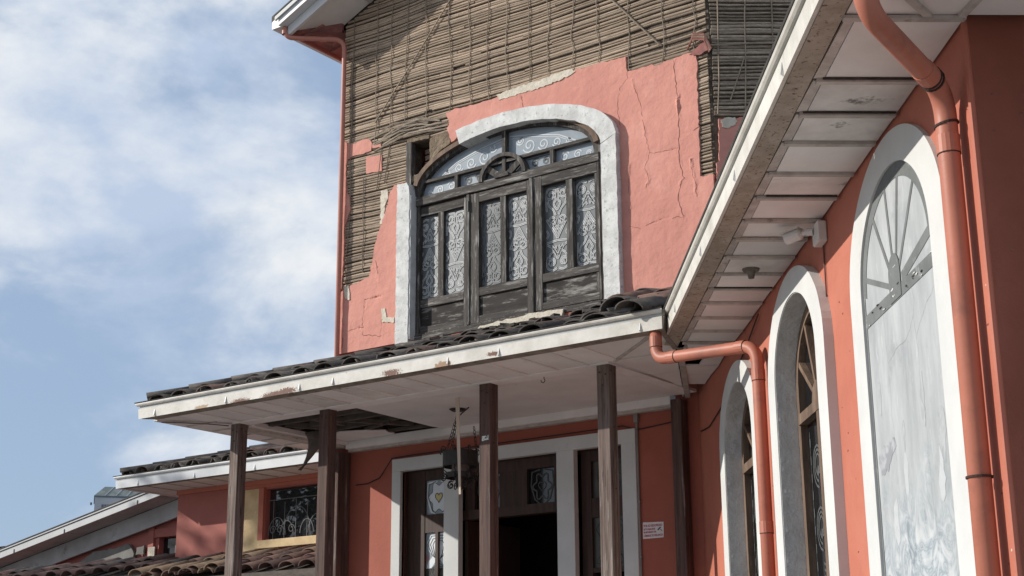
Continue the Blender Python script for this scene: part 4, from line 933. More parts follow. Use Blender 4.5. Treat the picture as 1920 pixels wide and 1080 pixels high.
# beams over the posts
G().box(-9.60, -5.62, 8.97, 9.115, ZS - .006, ZS + .02).make('beam_casing', 'soffit_white', porch)
G().box(-5.74, -5.62, 9.117, 10.30, ZS - .005, ZS + .02).make('beam_casing', 'soffit_white', porch)
G().box(-9.62, -9.50, 9.117, 10.40, ZS - .045, ZS + .02).make('beam_casing', 'batten', porch)
G().box(-9.50, -9.43, 9.117, 10.40, ZS - .020, ZS + .02).make('beam_casing', 'soffit_white', porch)
# ceiling sheet with the broken corner
G(lambda a, b, c: Vector((a, c, b))).plate([(-8.25, 9.118), (-5.742, 9.118), (-5.742, 10.35), (-8.25, 10.35)] + [(-8.29, 10.22), (-8.27, 9.8), (-8.26, 9.4)], [], ZS + .018, ZS + .004).make('ceiling_sheet', 'soffit_white', porch)
G(lambda a, b, c: Vector((a, c, b))).plate(rough_loop([(-9.42, 9.95), (-9.15, 9.92), (-8.90, 10.02), (-8.76, 10.12), (-8.80, 10.30), (-9.42, 10.32)], .05, .008), [], ZS + .016, ZS + .006).make('ceiling_sheet', 'soffit_white', porch)
G(lambda a, b, c: Vector((a, c, b))).plate([(-8.72, 9.118), (-8.31, 9.118), (-8.30, 9.30), (-8.72, 9.32)], [], ZS + .055, ZS + .045).make('ceiling_sheet', 'soffit_white', porch)
# cornice along the house wall
G().box(-9.46, -5.90, 10.352, 10.449, ZS - .062, ZS + .02).make('cornice', 'soffit_white', porch)
G().box(-9.46, -5.90, 10.39, 10.449, ZS - .085, ZS - .0625).make('cornice_moulding', 'batten', porch)
G(FR).box(-9.6, -5.9, .001, .006, 4.045, 4.80).make('hole_shade_strip', 'mud', porch)  # dark sheet over the pink wall, stands in for shade above the ceiling
# timbers visible through the hole
for (p, q, w_, h_) in (((-9.42, 9.30, 4.05), (-8.28, 9.34, 4.06), .05, .06), ((-9.42, 9.62, 4.07), (-8.28, 9.60, 4.08), .05, .07), ((-9.42, 9.90, 4.06), (-8.28, 9.92, 4.10), .04, .06), ((-9.1, 9.12, 4.10), (-9.05, 10.4, 4.12), .05, .08), ((-8.7, 9.12, 4.13), (-8.68, 10.4, 4.5), .06, .09),
                       ((-8.9, 9.4, 4.05), (-8.5, 10.2, 4.07), .04, .04), ((-9.38, 9.45, 4.06), (-9.05, 9.75, 4.03), .03, .05), ((-8.75, 10.15, 4.03), (-8.3, 10.22, 4.04), .03, .03), ((-8.95, 10.05, 4.05), (-8.52, 9.9, 4.05), .03, .03)):
    G().bar(p, q, w_, h_).make('ceiling_joist', 'roof_timber', porch, bevel=.003)
for x in (-9.3, -8.9, -8.5, -8.1, -7.4, -6.7, -6.1): G().bar((x, 8.52, 4.11), (x, 10.42, 4.74), .05, .08).make('rafter', 'roof_timber', porch)
# gutters: front and left end
gutter((-9.945, YF, 0), (-4.86, YF, 0), (0, -1, 0), porch, m0=1.0, m1=.6)
gutter((-9.985, 10.9, 0), (-9.985, 8.495, 0), (-1, 0, 0), porch, m0=0, m1=0, base='soffit_white', w0=.055)
for x_ in (-9.85, -8.97, -8.13, -7.77, -6.62, -6.15, -4.96): brackets((x_ - .5, YF, 0), (x_ + .5, YF, 0), (0, -1, 0), 1, porch, off=.5)
# stopped end of the gutter at the corner with the side wing
G().add([(-4.79, 8.345, ZS - .004), (-4.99, 8.90, ZS - .004), (-4.97, 8.90, ZS + .13), (-4.765, 8.345, ZS + .135), (-4.83, 8.345, ZS - .004), (-5.03, 8.90, ZS - .004), (-5.01, 8.90, ZS + .13), (-4.805, 8.345, ZS + .135)],
        [(0, 1, 2, 3), (4, 7, 6, 5), (0, 4, 5, 1), (3, 2, 6, 7), (0, 3, 7, 4), (1, 5, 6, 2)]).make('gutter_end', 'grime_board', porch)
# roof
SL = 0.33; ZT = 4.138; Y0 = 8.40
G().add([(-9.97, Y0, ZT), (-4.84, Y0, ZT), (-5.70, YW - .005, ZT + SL * 2.045), (-7.92, YW - .005, ZT + SL * 2.045)], [(0, 1, 2, 3)]).make('roof_deck', 'roof_timber', porch)
G().add([(-9.97, Y0, ZT), (-9.97, 10.95, ZT), (-9.69, 10.95, ZT + .09), (-9.69, YW - .005, ZT + .095), (-7.92, YW - .005, ZT + SL * 2.045)], [(0, 1, 2, 3, 4)]).make('roof_deck', 'roof_timber', porch)
def messy(x, y): return 1 + (3.0 if x > -5.6 else 0) + (1.2 if y > 9.7 else 0)
tile_field(porch, -9.86, -4.98, Y0 - .02, ZT, SL, 7, lambda x, y: x > -9.99 + (y - Y0) * 1.0 and x < -4.92 - (y - Y0) * .42 and y < YW - .30, ['tile_dark'] * 9 + ['tile_rust'], messy=messy)
hl = Vector((1, 1, SL)).normalized(); ha = math.asin(hl.z)
for k in range(7):
    p = Vector((-9.99, Y0 - .03, ZT + .035)) + hl * (.37 * k)
    if p.y < YW - .25: put_tile(TM['tile_dark'], tuple(p), (ha, rnd.uniform(-.05, .05), R(-45) + rnd.uniform(-.03, .03)), porch, 'hip_tile')
for (x, y, zz, rz, ry_, mt) in ((-5.08, 8.55, 4.27, -.9, .25, 'tile_rust'), (-5.30, 8.62, 4.27, -.5, .1, 'tile_dark'), (-5.22, 8.95, 4.36, -.35, -.1, 'tile_dark'), (-5.62, 8.80, 4.30, .15, .0, 'tile_dark'), (-5.48, 9.15, 4.42, -.6, .1, 'tile_dark'), (-5.95, 9.35, 4.48, .5, .1, 'tile_dark')):
    put_tile(TM[mt], (x, y, zz), (.22, ry_, rz), porch)
for k in range(26):    # broken shards along the wall
    x = rnd.uniform(-8.8, -5.7); y = rnd.uniform(9.6, 10.35); zz = ZT + SL * (y - Y0) + .10
    s = rnd.uniform(.03, .07)
    a = rnd.uniform(0, 6.28)
    pts = [(x + s * math.cos(a + t) * rnd.uniform(.6, 1.2), y + s * math.sin(a + t) * rnd.uniform(.6, 1.2)) for t in (0, 1.3, 2.6, 4.1, 5.2)]
    tz = rnd.uniform(-.4, .4)
    G(lambda p, b, q: Vector((p, q, b + (p - x) * tz))).plate(pts, [], zz - .012, zz + .012).make('tile_shard', 'tile_dark', porch)

# ================================================================== THE SIDE WING
wing = thing('side_wing', tuple(WR(3.4, 0, 0)), 'orange-pink side wing with white framed arches under a wide white soffit', 'building')
HO, HI_, ZSP = .73, .535, 3.42
ARC = [(5.735, 3.988, 3.845, 3.41), (3.82, 3.94, 3.80, 3.38), (1.95, 3.84, 3.70, 3.30)]      # centre, crown of surround, crown of opening, springing
G(WR).plate([(0.0, 0), (UC, 0), (UC, ZS + .12), (0.0, ZS + .12)], [arch(c, HI_ + .02, .9, sp, ti - sp + .02) for c, to, ti, sp in ARC[1:]], -.25, 0).make('wall', 'pink_wall', wing)
G(DR).box(.012, 3.4, -.25, 0, 0, ZS + .12).make('end_wall', 'pink_wall', wing)
G(DR).tube([(-.001, -.004, 0.05), (-.001, -.004, ZS + .1)], .012, 6).make('corner_bead', 'pink_wall', wing)
g = G(WR); g.box(-.3, UC - .3, -3.4, -3.2, 0, ZS + .1); g.make('rear_wall', 'pink_wall', wing)
G(WR).box(0, UC - .3, -3.2, -.26, 3.95, 4.0).make('inner_ceiling', 'interior_dark', wing)
G(WR).box(0, UC - .3, -1.0, -.96, 0, 3.94).make('inner_partition', 'interior_dark', wing)
# first arch: blind, with a window painted on it
c, to, ti, sp = ARC[0]
G(WR).plate(arch(c, HO, .85, sp + .02, to - sp - .02, 40), [arch(c, HI_, .9, sp, ti - sp, 40)], -.004, .022).make('arch_surround', 'white_trim', wing)
G(WR).plate(arch(c, HI_ + .004, .898, sp, ti - sp + .004, 40), [], -.004, .008).make('painted_panel', 'painted_panel', wing)
def pb(pts, w_, name='painted_bar', mat='painted_grey', b=.008): return G(WR).ribbon(pts, w_, b).make(name, mat, wing)
ring_o = arch(c, HI_ + .001, 1.0, sp, ti - sp, 40, legs=False); ring_i = arch(c, HI_ - .055, 1.0, sp - .02, ti - sp - .045, 40, legs=False)
G(WR).plate(ring_o + ring_i[::-1], [], .0075, .0105).make('painted_arc', 'painted_grey', wing)
pb([(c - HI_ + .012, 3.42), (c - HI_ + .012, .95)], .022); pb([(c + HI_ - .012, 3.42), (c + HI_ - .012, .95)], .022)
pb([(c - HI_ + .02, 3.285), (c + HI_ - .02, 3.285)], .062, b=.0085)
hx, hz = c - .02, 3.31
for a in (8, 46, 73, 97, 124, 160):
    e = (hx + 1.0 * math.cos(R(a)), hz + 1.0 * math.sin(R(a)))
    t = 1.0
    while t > .1 and not inside((hx + t * math.cos(R(a)), hz + t * math.sin(R(a))), arch(c, HI_ - .04, 3.2, sp - .02, ti - sp - .03)): t -= .01
    if a == 8: continue
    pb([(hx + .06 * math.cos(R(a)), hz + .06 * math.sin(R(a))), (hx + t * math.cos(R(a)), hz + t * math.sin(R(a)))], .026, b=.0082)
pb([(hx + .10, hz + .02), (c + HI_ - .03, hz + .10)], .05, b=.0083)
G(WR).plate([(hx - .085, 3.26), (hx + .085, 3.26), (hx + .085, 3.38)] + [(hx + .085 * math.cos(R(a)), 3.38 + .085 * math.sin(R(a))) for a in range(15, 180, 15)] + [(hx - .085, 3.38)], [], .0105, .0135).make('painted_hub', 'painted_grey', wing)
for k in range(18):
    on_hub = k % 5 == 0
    x = hx + rnd.uniform(-.06, .06) if on_hub else rnd.choice([rnd.uniform(c - .50, c - .12), rnd.uniform(c + .12, c + .5)]); zz = 3.34 + rnd.uniform(-.07, .08) if on_hub else 3.285 + rnd.uniform(-.033, .033); s = rnd.uniform(.006, .018)
    G(WR).plate([(x + s * rnd.uniform(.5, 2.2) * math.cos(t), zz + s * .28 * rnd.uniform(.3, 1.4) * math.sin(t)) for t in (0, .7, 1.5, 2.2, 2.9, 3.6, 4.4, 5.3)], [], .0135, .0146).make('paint_chip', rnd.choice(['chip_white', 'white_trim', 'cable_black']), wing)
# hairline cracks and what is left of a mural
for l in ([(c - .24, 3.24), (c - .23, 2.9), (c - .22, 2.5)], [(c + .20, 3.25), (c + .21, 2.95), (c + .24, 2.5), (c + .26, 2.2)], [(c - .23, 3.02), (c - .1, 3.07), (c + .05, 3.06), (c + .18, 3.13)], [(c + .22, 3.05), (c + .34, 3.12), (c + .48, 3.18)]):
    pb([(p[0] + rnd.uniform(-.01, .01), p[1] + rnd.uniform(-.01, .01)) for p in rough_loop(l, .05, .01)[:len(rough_loop(l, .05, .01)) // 2 + 1]], .0016, 'wall_crack', 'faded_grey')
G(WR).plate(rough_loop([(c - .48, 2.66), (c - .40, 2.68), (c - .22, 2.70), (c - .20, 2.66), (c - .27, 2.63), (c - .33, 2.58), (c - .46, 2.57)], .02, .012), [], .0075, .0095).make('mural_patch', 'mural_grey', wing)
for k in range(9):
    x = c + rnd.uniform(-.45, .45); zz = rnd.uniform(2.25, 3.1); r = rnd.uniform(.05, .13)
    G(WR).plate(rough_loop([(x + r * rnd.uniform(.4, 1) * math.cos(t) * .5, zz + r * rnd.uniform(.5, 1.4) * math.sin(t)) for t in (0, .8, 1.6, 2.4, 3.2, 4.0, 4.8, 5.6)], .03, .01), [], .0075, .0085 + .0001 * k).make('faded_patch', rnd.choice(['mural_pale', 'faded_grey', 'faded_grey']), wing)
# nicks in the render
for k in range(22):
    x = rnd.choice([rnd.uniform(4.60, 4.95), rnd.uniform(4.60, 4.95), rnd.uniform(6.72, 6.80), rnd.uniform(2.75, 3.05)]); zz = rnd.uniform(2.0, 3.85); s = rnd.uniform(.004, .011)
    G(WR).plate([(x + s * rnd.uniform(.5, 1.6) * math.cos(t), zz + s * .6 * rnd.uniform(.4, 1.3) * math.sin(t)) for t in (0, 1.0, 2.0, 3.0, 4.2, 5.3)], [], -.001, .0012).make('wall_nick', rnd.choice(['crack_pink', 'crack_pink', 'bare_render']), wing)
for k in range(14):
    x = rnd.uniform(.05, .35); zz = rnd.uniform(2.0, 3.8); s = rnd.uniform(.004, .010)
    G(DR).plate([(x + s * rnd.uniform(.5, 1.6) * math.cos(t), zz + s * .6 * rnd.uniform(.4, 1.3) * math.sin(t)) for t in (0, 1.0, 2.0, 3.0, 4.2, 5.3)], [], -.001, .0012).make('wall_nick', 'crack_pink', wing)
# second and third arch: real windows in deep reveals
for k, (c, to, ti, sp) in enumerate(ARC[1:]):
    G(WR).plate([(p[0] + rnd.uniform(-.003, .003), p[1]) for p in arch(c, HO, .85, sp + .02, to - sp - .02, 40)], [arch(c, HI_, .9, sp, ti - sp, 40)], -.004, .052).make('arch_surround', 'white_trim', wing)
    G(WR).plate(arch(c, HI_ + .018, .88, sp, ti - sp + .018, 40), [arch(c, HI_ - .004, .9, sp, ti - sp - .004, 40)], -.14, .046).make('arch_reveal', 'grey_reveal', wing)
    # peeling paint along the far edge of the reveal
    lipz = [(c - HI_ + .004 + rnd.uniform(-.002, .010), .9 + .045 * i) for i in range(56)]
    fr_ = G(WR).plate(arch(c, HI_ - .005, .92, sp, ti - sp - .005, 36), [arch(c, HI_ - .07, .98, sp, ti - sp - .07, 36)], -.13, -.072).make('arched_window', 'wood_brown', wing)
    G(WR).plate(arch(c, HI_ - .06, .98, sp, ti - sp - .06, 36), [], -.118, -.112).make('pane', 'glass_dark', fr_)
    G(WR).box(c - HI_ + .06, c + HI_ - .06, -.125, -.062, 3.15, 3.21).make('transom_bar', 'wood_brown', fr_)
    G(WR).box(c - .03, c + .03, -.125, -.066, .98, 3.15).make('mullion', 'wood_brown', fr_)
    for a in (35, 65, 90, 115, 145):
        t = .6
        while t > .1 and not inside((c + t * math.cos(R(a)), 3.2 + t * math.sin(R(a))), arch(c, HI_ - .06, 3.1, sp, ti - sp - .06)): t -= .01
        G(WR).bar((c + .08 * math.cos(R(a)), -.095, 3.2 + .08 * math.sin(R(a))), (c + t * math.cos(R(a)), -.095, 3.2 + t * math.sin(R(a))), .04, .03).make('fan_bar', 'wood_brown', fr_)
    G(WR).plate([(c + .12 * math.cos(R(a)), 3.2 + .12 * math.sin(R(a))) for a in range(0, 181, 15)], [], -.12, -.066).make('fan_hub', 'wood_brown', fr_)
    g = G(WR)
    for s in (-1, 1):
        x0 = c + s * .25
        for zz in (2.9, 2.55, 2.2):
            for rr in (.14, .105, .07):
                g.ribbon(spiral(x0, zz, rr, rr * .35, 90 + 180 * (zz > 2.5), 1.1 * s), .014, -.1115)
        g.ribbon([(x0 - .17, 3.1), (x0 - .17, 1.9)], .008, -.1115); g.ribbon([(x0 + .17, 3.1), (x0 + .17, 1.9)], .008, -.1115)
        for i in range(8): g.ribbon([(x0 - .165, 3.06 - .10 * i), (x0 - .165, 3.01 - .10 * i)], .02, -.1112); g.ribbon([(x0 + .165, 3.06 - .10 * i), (x0 + .165, 3.01 - .10 * i)], .02, -.1112)
    g.make('glass_etching', 'etch_faint', fr_)
    # flakes of old paint hanging along the reveal
    for i in range(14 if k == 0 else 5):
        zz = rnd.uniform(2.2, 3.7); o = rnd.uniform(.01, .035)
        uu = c - HI_ + .002 if zz < sp else c - HI_ * math.sqrt(max(0, 1 - ((zz - sp) / (ti - sp)) ** 2)) + .002
        G(WR).hexa([(uu, o, zz), (uu, o + .008, zz), (uu + .006, o + .010, zz), (uu + .006, o, zz)], [(uu, o, zz + .03), (uu, o + .010, zz + .04), (uu + .002, o + .010, zz + .035), (uu + .002, o, zz + .03)]).make('paint_flake', 'white_trim', wing)
# soffit
sv = lambda u: 0.372 + 0.0135 * u
bu = [6.86, 6.293, 5.941, 5.606, 5.213, 4.87, 4.51, 4.191, 3.861, 3.53, 3.204, 2.872, 2.515, 2.167, 1.826, 1.48, 1.14, .80, .42]
def seam_v(u):      # the wing's soffit ends on the seam with the porch
    best = sv(u)
    q0, q1 = SE0 - CO, SE1 - CO
    u0, v0, u1, v1 = q0.dot(U), q0.dot(V), q1.dot(U), q1.dot(V)
    if u < u0: best = min(best, v1 + (v0 - v1) * max(0.0, (u - u1)) / (u0 - u1))
    return max(.02, best - (.018 if u < u0 else .004))
def wsoff(u0, u1, va0, va1, vb, name, mat, dz=0.0, th=.012, tilt=0.0):
    b = [(u0, vb, ZS + dz), (u1, vb, ZS + dz + tilt), (u1, va1, ZS + dz + tilt), (u0, va0, ZS + dz)]
    return G(WR).hexa(b, [(p[0], p[1], p[2] + th) for p in b]).make(name, mat, wing)
for i, (b, a) in enumerate(zip(bu[:-1], bu[1:])):
    st = 'soffit_stained' if i in (1, 2, 4, 8) else 'soffit_white'
    gap = .022 if i in (3, 9, 0) else .009
    if a > 1.3: wsoff(a + .004, b - gap, seam_v(a) - .05, seam_v(b) - .05, .012, 'soffit_panel', st, .006 + rnd.uniform(-.004, .004), tilt=rnd.uniform(-.004, .004))
    elif i not in (15,): wsoff(a + .004, b - gap, seam_v(a), seam_v(b), .012, 'soffit_panel', 'soffit_white', .004, tilt=rnd.uniform(-.012, .012))
    else: wsoff(a + .004, b - .01, .16, .14, .012, 'soffit_panel', 'soffit_white', -.004, tilt=.02)
    if a > 1.3:
        wsoff(a + .012, b - .012, seam_v(a) - .045, seam_v(b) - .045, seam_v(a) - .002, 'edge_board', 'batten', .004 + rnd.uniform(-.002, .002))
        G(WR).hexa([(a - .016, .018, ZS - .012), (a + .016, .018, ZS - .012), (a + .016, sv(a) - .02, ZS - .012), (a - .016, sv(a) - .02, ZS - .012)], [(a - .016, .018, ZS + .003), (a + .016, .018, ZS + .003), (a + .016, sv(a) - .02, ZS + .003), (a - .016, sv(a) - .02, ZS + .003)]).make('soffit_batten', 'batten', wing)
for i, a in enumerate(bu[1:15]):      # open, mouldy joints beside the battens
    if i not in (0, 1, 4, 9): continue
    w_ = (.009, .006, .006, .012, .010, .006, .005, .006, .006, .009)[i]
    G(WR).box(a + .0165, a + .0165 + w_, .02, sv(a) * (.95, .97, .8, .5, .9, .7, .6, .7, .6, .95, .6, .6, .7, .6)[i] - .02, ZS - .004, ZS + .004).make('open_joint', 'joint_black', wing)
# soffit turning the corner in front of the end wall
wsoff(6.866, 7.22, sv(6.86) - .01, sv(6.86) - .01, -3.2, 'soffit_panel', 'soffit_white', .010)
G(WR).box(6.845, 6.875, .012, sv(6.8), ZS - .010, ZS + .004).make('soffit_batten', 'batten', wing)
G(WR).bar((6.87, .15, ZS + .002), (7.22, .43, ZS + .002), .028, .016).make('mitre_batten', 'batten', wing)
G(WR).bar((6.87, .03, ZS + .002), (7.22, -.01, ZS + .002), .028, .016).make('mitre_batten', 'batten', wing)
G(WR).bar((6.87, -.34, ZS + .002), (7.22, -.36, ZS + .002), .028, .016).make('soffit_batten', 'batten', wing)
# gutter
gutter(WR(1.72, sv(1.72), 0), WR(7.23, sv(7.23), 0), V, wing, base='rusty_board', m0=-.2, m1=1.0, w0=.118)
gutter(WR(7.23, sv(7.23) - .01, 0), WR(7.23, -3.2, 0), U, wing, base='rusty_board', m0=1.0)
brackets(WR(1.72, sv(1.72), 0), WR(7.23, sv(7.23), 0), V, 4, wing, off=.9, w0=.118)
# the porch's seam board and the dark break beside it
G().bar((SE0.x + .02, SE0.y, ZS + .004), (SE1.x + .02, SE1.y, ZS + .002), .045, .03).make('seam_board', 'batten', wing)
G(WR).box(.2, 7.4, -.2, .40, ZS + .15, ZS + .16).make('roof_void', 'interior_dark', wing)
# roof sheet with rolls
n_ = 42; g = G(WR); vs = []; fs = []
for i in range(n_ * 4 + 1):
    u = 1.75 + (7.35 - 1.75) * i / (n_ * 4); h = .035 * abs(math.sin(math.pi * i / 4))
    vs += [(u, .47 if u > 1.9 else .4, ZS + .165 + h), (u, -3.3, ZS + 1.5 + h)]
fs = [(2 * i, 2 * i + 2, 2 * i + 3, 2 * i + 1) for i in range(n_ * 4)]
g.add(vs, fs); g.make('roof_sheet', 'tile_dark', wing)
G(WR).add([(7.36, -3.3, ZS + 1.5), (7.36, .45, ZS + .15), (7.36, -3.3, ZS + .15)], [(0, 1, 2)]).make('roof_end', 'tile_dark', wing)

# ================================================================== THE ANNEX on the left
annex = thing('annex', (-11.5, YA, 0), 'low pink annex with a barred window and tiled roof, behind the left posts', 'building')
AXL = -13.19
awh = [(-11.76, 3.355), (-10.2, 3.355), (-10.2, 3.915), (-11.76, 3.915)]
G(AR).plate([(AXL, 0), (-9.7, 0), (-9.7, 4.14), (AXL, 4.14)], [awh], -.18, 0).make('wall', 'pink_annex', annex)
G().box(AXL, AXL + .18, YA + .19, YA + 4, 0, 4.12).make('side_wall', 'pink_annex', annex)
G(AR).box(-12.2, -9.8, -.9, -.86, 2.6, 4.0).make('inner_partition', 'interior_dark', annex)
G(AR).box(-12.075, -11.84, .0, .012, 3.20, 3.93).make('window_jamb', 'cream_board', annex)
G(AR).box(-11.84, -11.765, .0, .030, 3.35, 3.93).make('window_jamb', 'pink_wall', annex)
G(AR).box(-12.2, -9.75, -.0, .010, 3.935, 4.0).make('window_lintel', 'pink_wall', annex)
wn = G(AR).box(-11.86, -10.1, -.02, .045, 3.262, 3.352).make('window_sill', 'cream_board', annex, bevel=.004)
G(AR).box(-11.77, -10.19, -.075, -.07, 3.35, 3.92).make('pane', 'glass_mirror', annex)
gr = G(AR).tube([(-11.75, -.03, 3.79), (-10.25, -.03, 3.79)], .005, 5).make('window_grille', 'grille_white', annex)
for k in range(9): G(AR).tube([(-11.66 + .17 * k, -.03, 3.36), (-11.66 + .17 * k, -.03, 3.79 - .03 * (k % 2))], .0045, 5).make('grille_bar', 'grille_white', gr)
for k, (cx, r) in enumerate(((-11.6, .13), (-11.3, .20), (-11.0, .13), (-11.45, .10), (-11.15, .10), (-10.7, .2))):
    G(AR).tube([(cx + r * math.cos(R(a)), -.028, 3.40 + r * 1.5 * math.sin(R(a))) for a in range(0, 181, 15)], .005, 5).make('grille_scroll', 'grille_white', gr)
for cx in (-11.66, -11.55, -11.38): G(AR).tube([(p[0], -.027, p[1]) for p in spiral(cx, 3.46, .05, .015, 0, 1.3)], .005, 5).make('grille_scroll', 'grille_white', gr)
YG = 11.10
ax = [-13.5 + .33 * k for k in range(11)]
for a, b in zip(ax[:-1], ax[1:]):
    soff([(a + .004, YG), (b - .004, YG), (b - .004, YA - .003), (a + .004, YA - .003)], 'soffit_panel', 'soffit_white', annex, .004)
    G().box(b - .009, b + .009, YG, YA - .01, ZS - .003, ZS + .003).make('soffit_batten', 'batten', annex)
soff([(-13.52, YA), (AXL - .003, YA), (AXL - .003, YA + 3), (-13.52, YA + 3)], 'soffit_panel', 'soffit_white', annex, .004)
G().box(AXL, -9.75, YA - .03, YA - .001, ZS - .05, ZS + .001).make('wall_plate', 'pink_wall', annex)
gutter((-13.52, YG, 0), (-10.12, YG, 0), (0, -1, 0), annex, mat='gutter_clean', base='grime_board', m0=.9, w0=.09)
gutter((-13.53, YA + 3, 0), (-13.53, YG, 0), (-1, 0, 0), annex, mat='gutter_clean', base='soffit_white', w0=.07, m1=.9)
brackets((-13.52, YG, 0), (-10.12, YG, 0), (0, -1, 0), 4, annex, w0=.09)
SA = .28
G().add([(-13.55, YG - .04, ZS + .145), (-9.72, YG - .04, ZS + .145), (-9.72, YG + 3, ZS + .145 + 3 * SA), (-10.5, YG + 3, ZS + .145 + 3 * SA)], [(0, 1, 2, 3)]).make('roof_deck', 'roof_timber', annex)
G().add([(-13.55, YG - .04, ZS + .145), (-10.5, YG + 3, ZS + .145 + 3 * SA), (-13.55, YG + 6, ZS + .145)], [(0, 1, 2)]).make('roof_deck', 'roof_timber', annex)
tile_field(annex, -13.45, -9.85, YG - .06, ZS + .128, SA, 6, lambda x, y: x > -13.56 + (y - YG), ['tile_dark'] * 4 + ['tile_rust'])
hl2 = Vector((1, 1, SA)).normalized()
for k in range(6):
    p = Vector((-13.56, YG - .06, ZS + .165)) + hl2 * (.37 * k)
    put_tile(TM['tile_dark'], tuple(p), (math.asin(hl2.z), 0, R(-45)), annex, 'hip_tile')

# low tiled roof in front of the annex
low = thing('low_tiled_roof', (-12, 11.0, 2.7), 'reddish barrel-tiled lean-to roof at the foot of the annex wall', 'roof')
SLw = .30; YL0 = 10.58; ZL0 = 2.905
zl = lambda y: ZL0 + SLw * (y - YL0)
G().add([(-24, YL0, zl(YL0) - .03), (-9.72, YL0, zl(YL0) - .03), (-9.72, YA - .003, zl(YA) - .03), (-24, YA - .003, zl(YA) - .03)], [(0, 1, 2, 3)]).make('roof_deck', 'roof_timber', low)
G().add([(-24, YA - .003, zl(YA) - .03), (AXL - .003, YA - .003, zl(YA) - .03), (AXL - .003, 11.85, zl(11.85) - .03), (-24, 11.85, zl(11.85) - .03)], [(0, 1, 2, 3)]).make('roof_deck', 'roof_timber', low)
G().box(-24, -9.75, YL0 - .05, YL0 - .02, ZL0 - .19, ZL0 - .02).make('fascia_board', 'roof_timber', low)
G().box(-24, -9.75, YL0 - .3, YL0 - .28, 0, .2).make('low_kerb', 'paving', low)
G().box(-24, -9.75, YA - .2, YA - .19, 0.0, 2.5).make('low_wall', 'pink_annex', low)
tile_field(low, -12.35, -9.86, YL0 - .06, ZL0 - .01, SLw, 3, lambda x, y: y < YA - .22, ['tile_red'] * 5 + ['tile_rust'] + ['tile_tan'], pans=False, jit=.02)
tile_field(low, -17.6, -12.5, YL0 + .20, zl(YL0 + .2) + .01, SLw, 8, lambda x, y: (y < YA - .25 or x < AXL - .12) and y < 11.60 and x > -19 and y > YL0 + .2 + max(0, (-14 - x)) * .0, ['tile_red'] * 4 + ['tile_dark', 'tile_rust'], pans=False, jit=.025)
tile_field(low, -12.5, -10.6, YL0 - .10, ZL0 + .02, SLw, 1, lambda x, y: x < -11.2, ['tile_tan'], pans=False)

# ================================================================== rear lean-to with the long raking eave
rear = thing('rear_wing', (-16, 13.6, 0), 'rear wing with a long white raking gutter and shaded soffit at far left', 'building')
rz = lambda x: 3.676 + .184 * (x + 18.51)
def rake(y0, y1, dz0, dz1, name, mat, x0=-24, x1=-13.9):
    return G().hexa([(x0, y0, rz(x0) + dz0), (x1, y0, rz(x1) + dz0), (x1, y1, rz(x1) + dz0), (x0, y1, rz(x0) + dz0)], [(x0, y0, rz(x0) + dz1), (x1, y0, rz(x1) + dz1), (x1, y1, rz(x1) + dz1), (x0, y1, rz(x0) + dz1)]).make(name, mat, rear)
rake(13.0, 13.03, 0, .082, 'raking_gutter', 'gutter_shade_grey'); rake(13.008, 13.03, .083, .098, 'gutter_groove', 'gutter_groove')
rake(12.985, 13.03, .099, .122, 'gutter_lip', 'gutter_shade_grey'); rake(12.975, 13.1, .124, .136, 'drip_edge', 'drip_dark')
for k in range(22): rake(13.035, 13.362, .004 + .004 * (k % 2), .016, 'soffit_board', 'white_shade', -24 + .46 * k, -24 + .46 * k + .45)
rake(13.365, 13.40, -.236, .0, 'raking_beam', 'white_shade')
rake(13.05, 17, .10, .14, 'roof', 'tile_dark')
for x_ in (-18.2, -17.1, -15.6): rake(12.992, 12.999, .0, .05, 'gutter_bracket', 'drip_dark', x_, x_ + .012)
G().plate([(-24, 0), (-13.9, 0), (-13.9, rz(-13.9) - .05), (-24, rz(-24) - .05)], [[(-15.68, 3.56), (-14.9, 3.56), (-14.9, 3.815), (-15.68, 3.815)]], 13.66, 13.48).make('wall', 'pink_annex', rear)
G().box(-15.67, -14.92, 13.56, 13.57, 3.56, 3.81).make('pane', 'glass_dark', rear)
G().box(-24, -13.9, 13.9, 13.95, 3.0, 4.0).make('inner_partition', 'interior_dark', rear)
for k in range(5): G().box(-15.42 + .07 * k, -15.405 + .07 * k, 13.54, 13.555, 3.56, 3.70).make('window_bar', 'grille_white', rear)
G().box(-15.86, -15.75, 13.44, 13.479, 3.4, 3.97).make('pilaster', 'pink_annex', rear)
G().box(-15.748, -14.0, 13.45, 13.478, 3.815, 3.93).make('lintel_band', 'pink_annex', rear)
G().plate(rough_loop([(-17.3, 3.3), (-16.15, 3.3), (-16.1, 3.62), (-16.22, 3.76), (-16.55, 3.715), (-16.97, 3.70), (-17.25, 3.58)], .06, .012), [], 13.45, 13.41).make('broken_wall', 'grey_wall_old', rear)
G().plate(rough_loop([(-16.06, 3.60), (-15.9, 3.60), (-15.9, 3.72), (-16.05, 3.70)], .04, .01), [], 13.44, 13.41).make('broken_wall', 'grey_wall_old', rear)
G().box(-15.83, -15.70, 13.425, 13.439, 3.45, 3.69).make('render_patch', 'bare_render', rear)

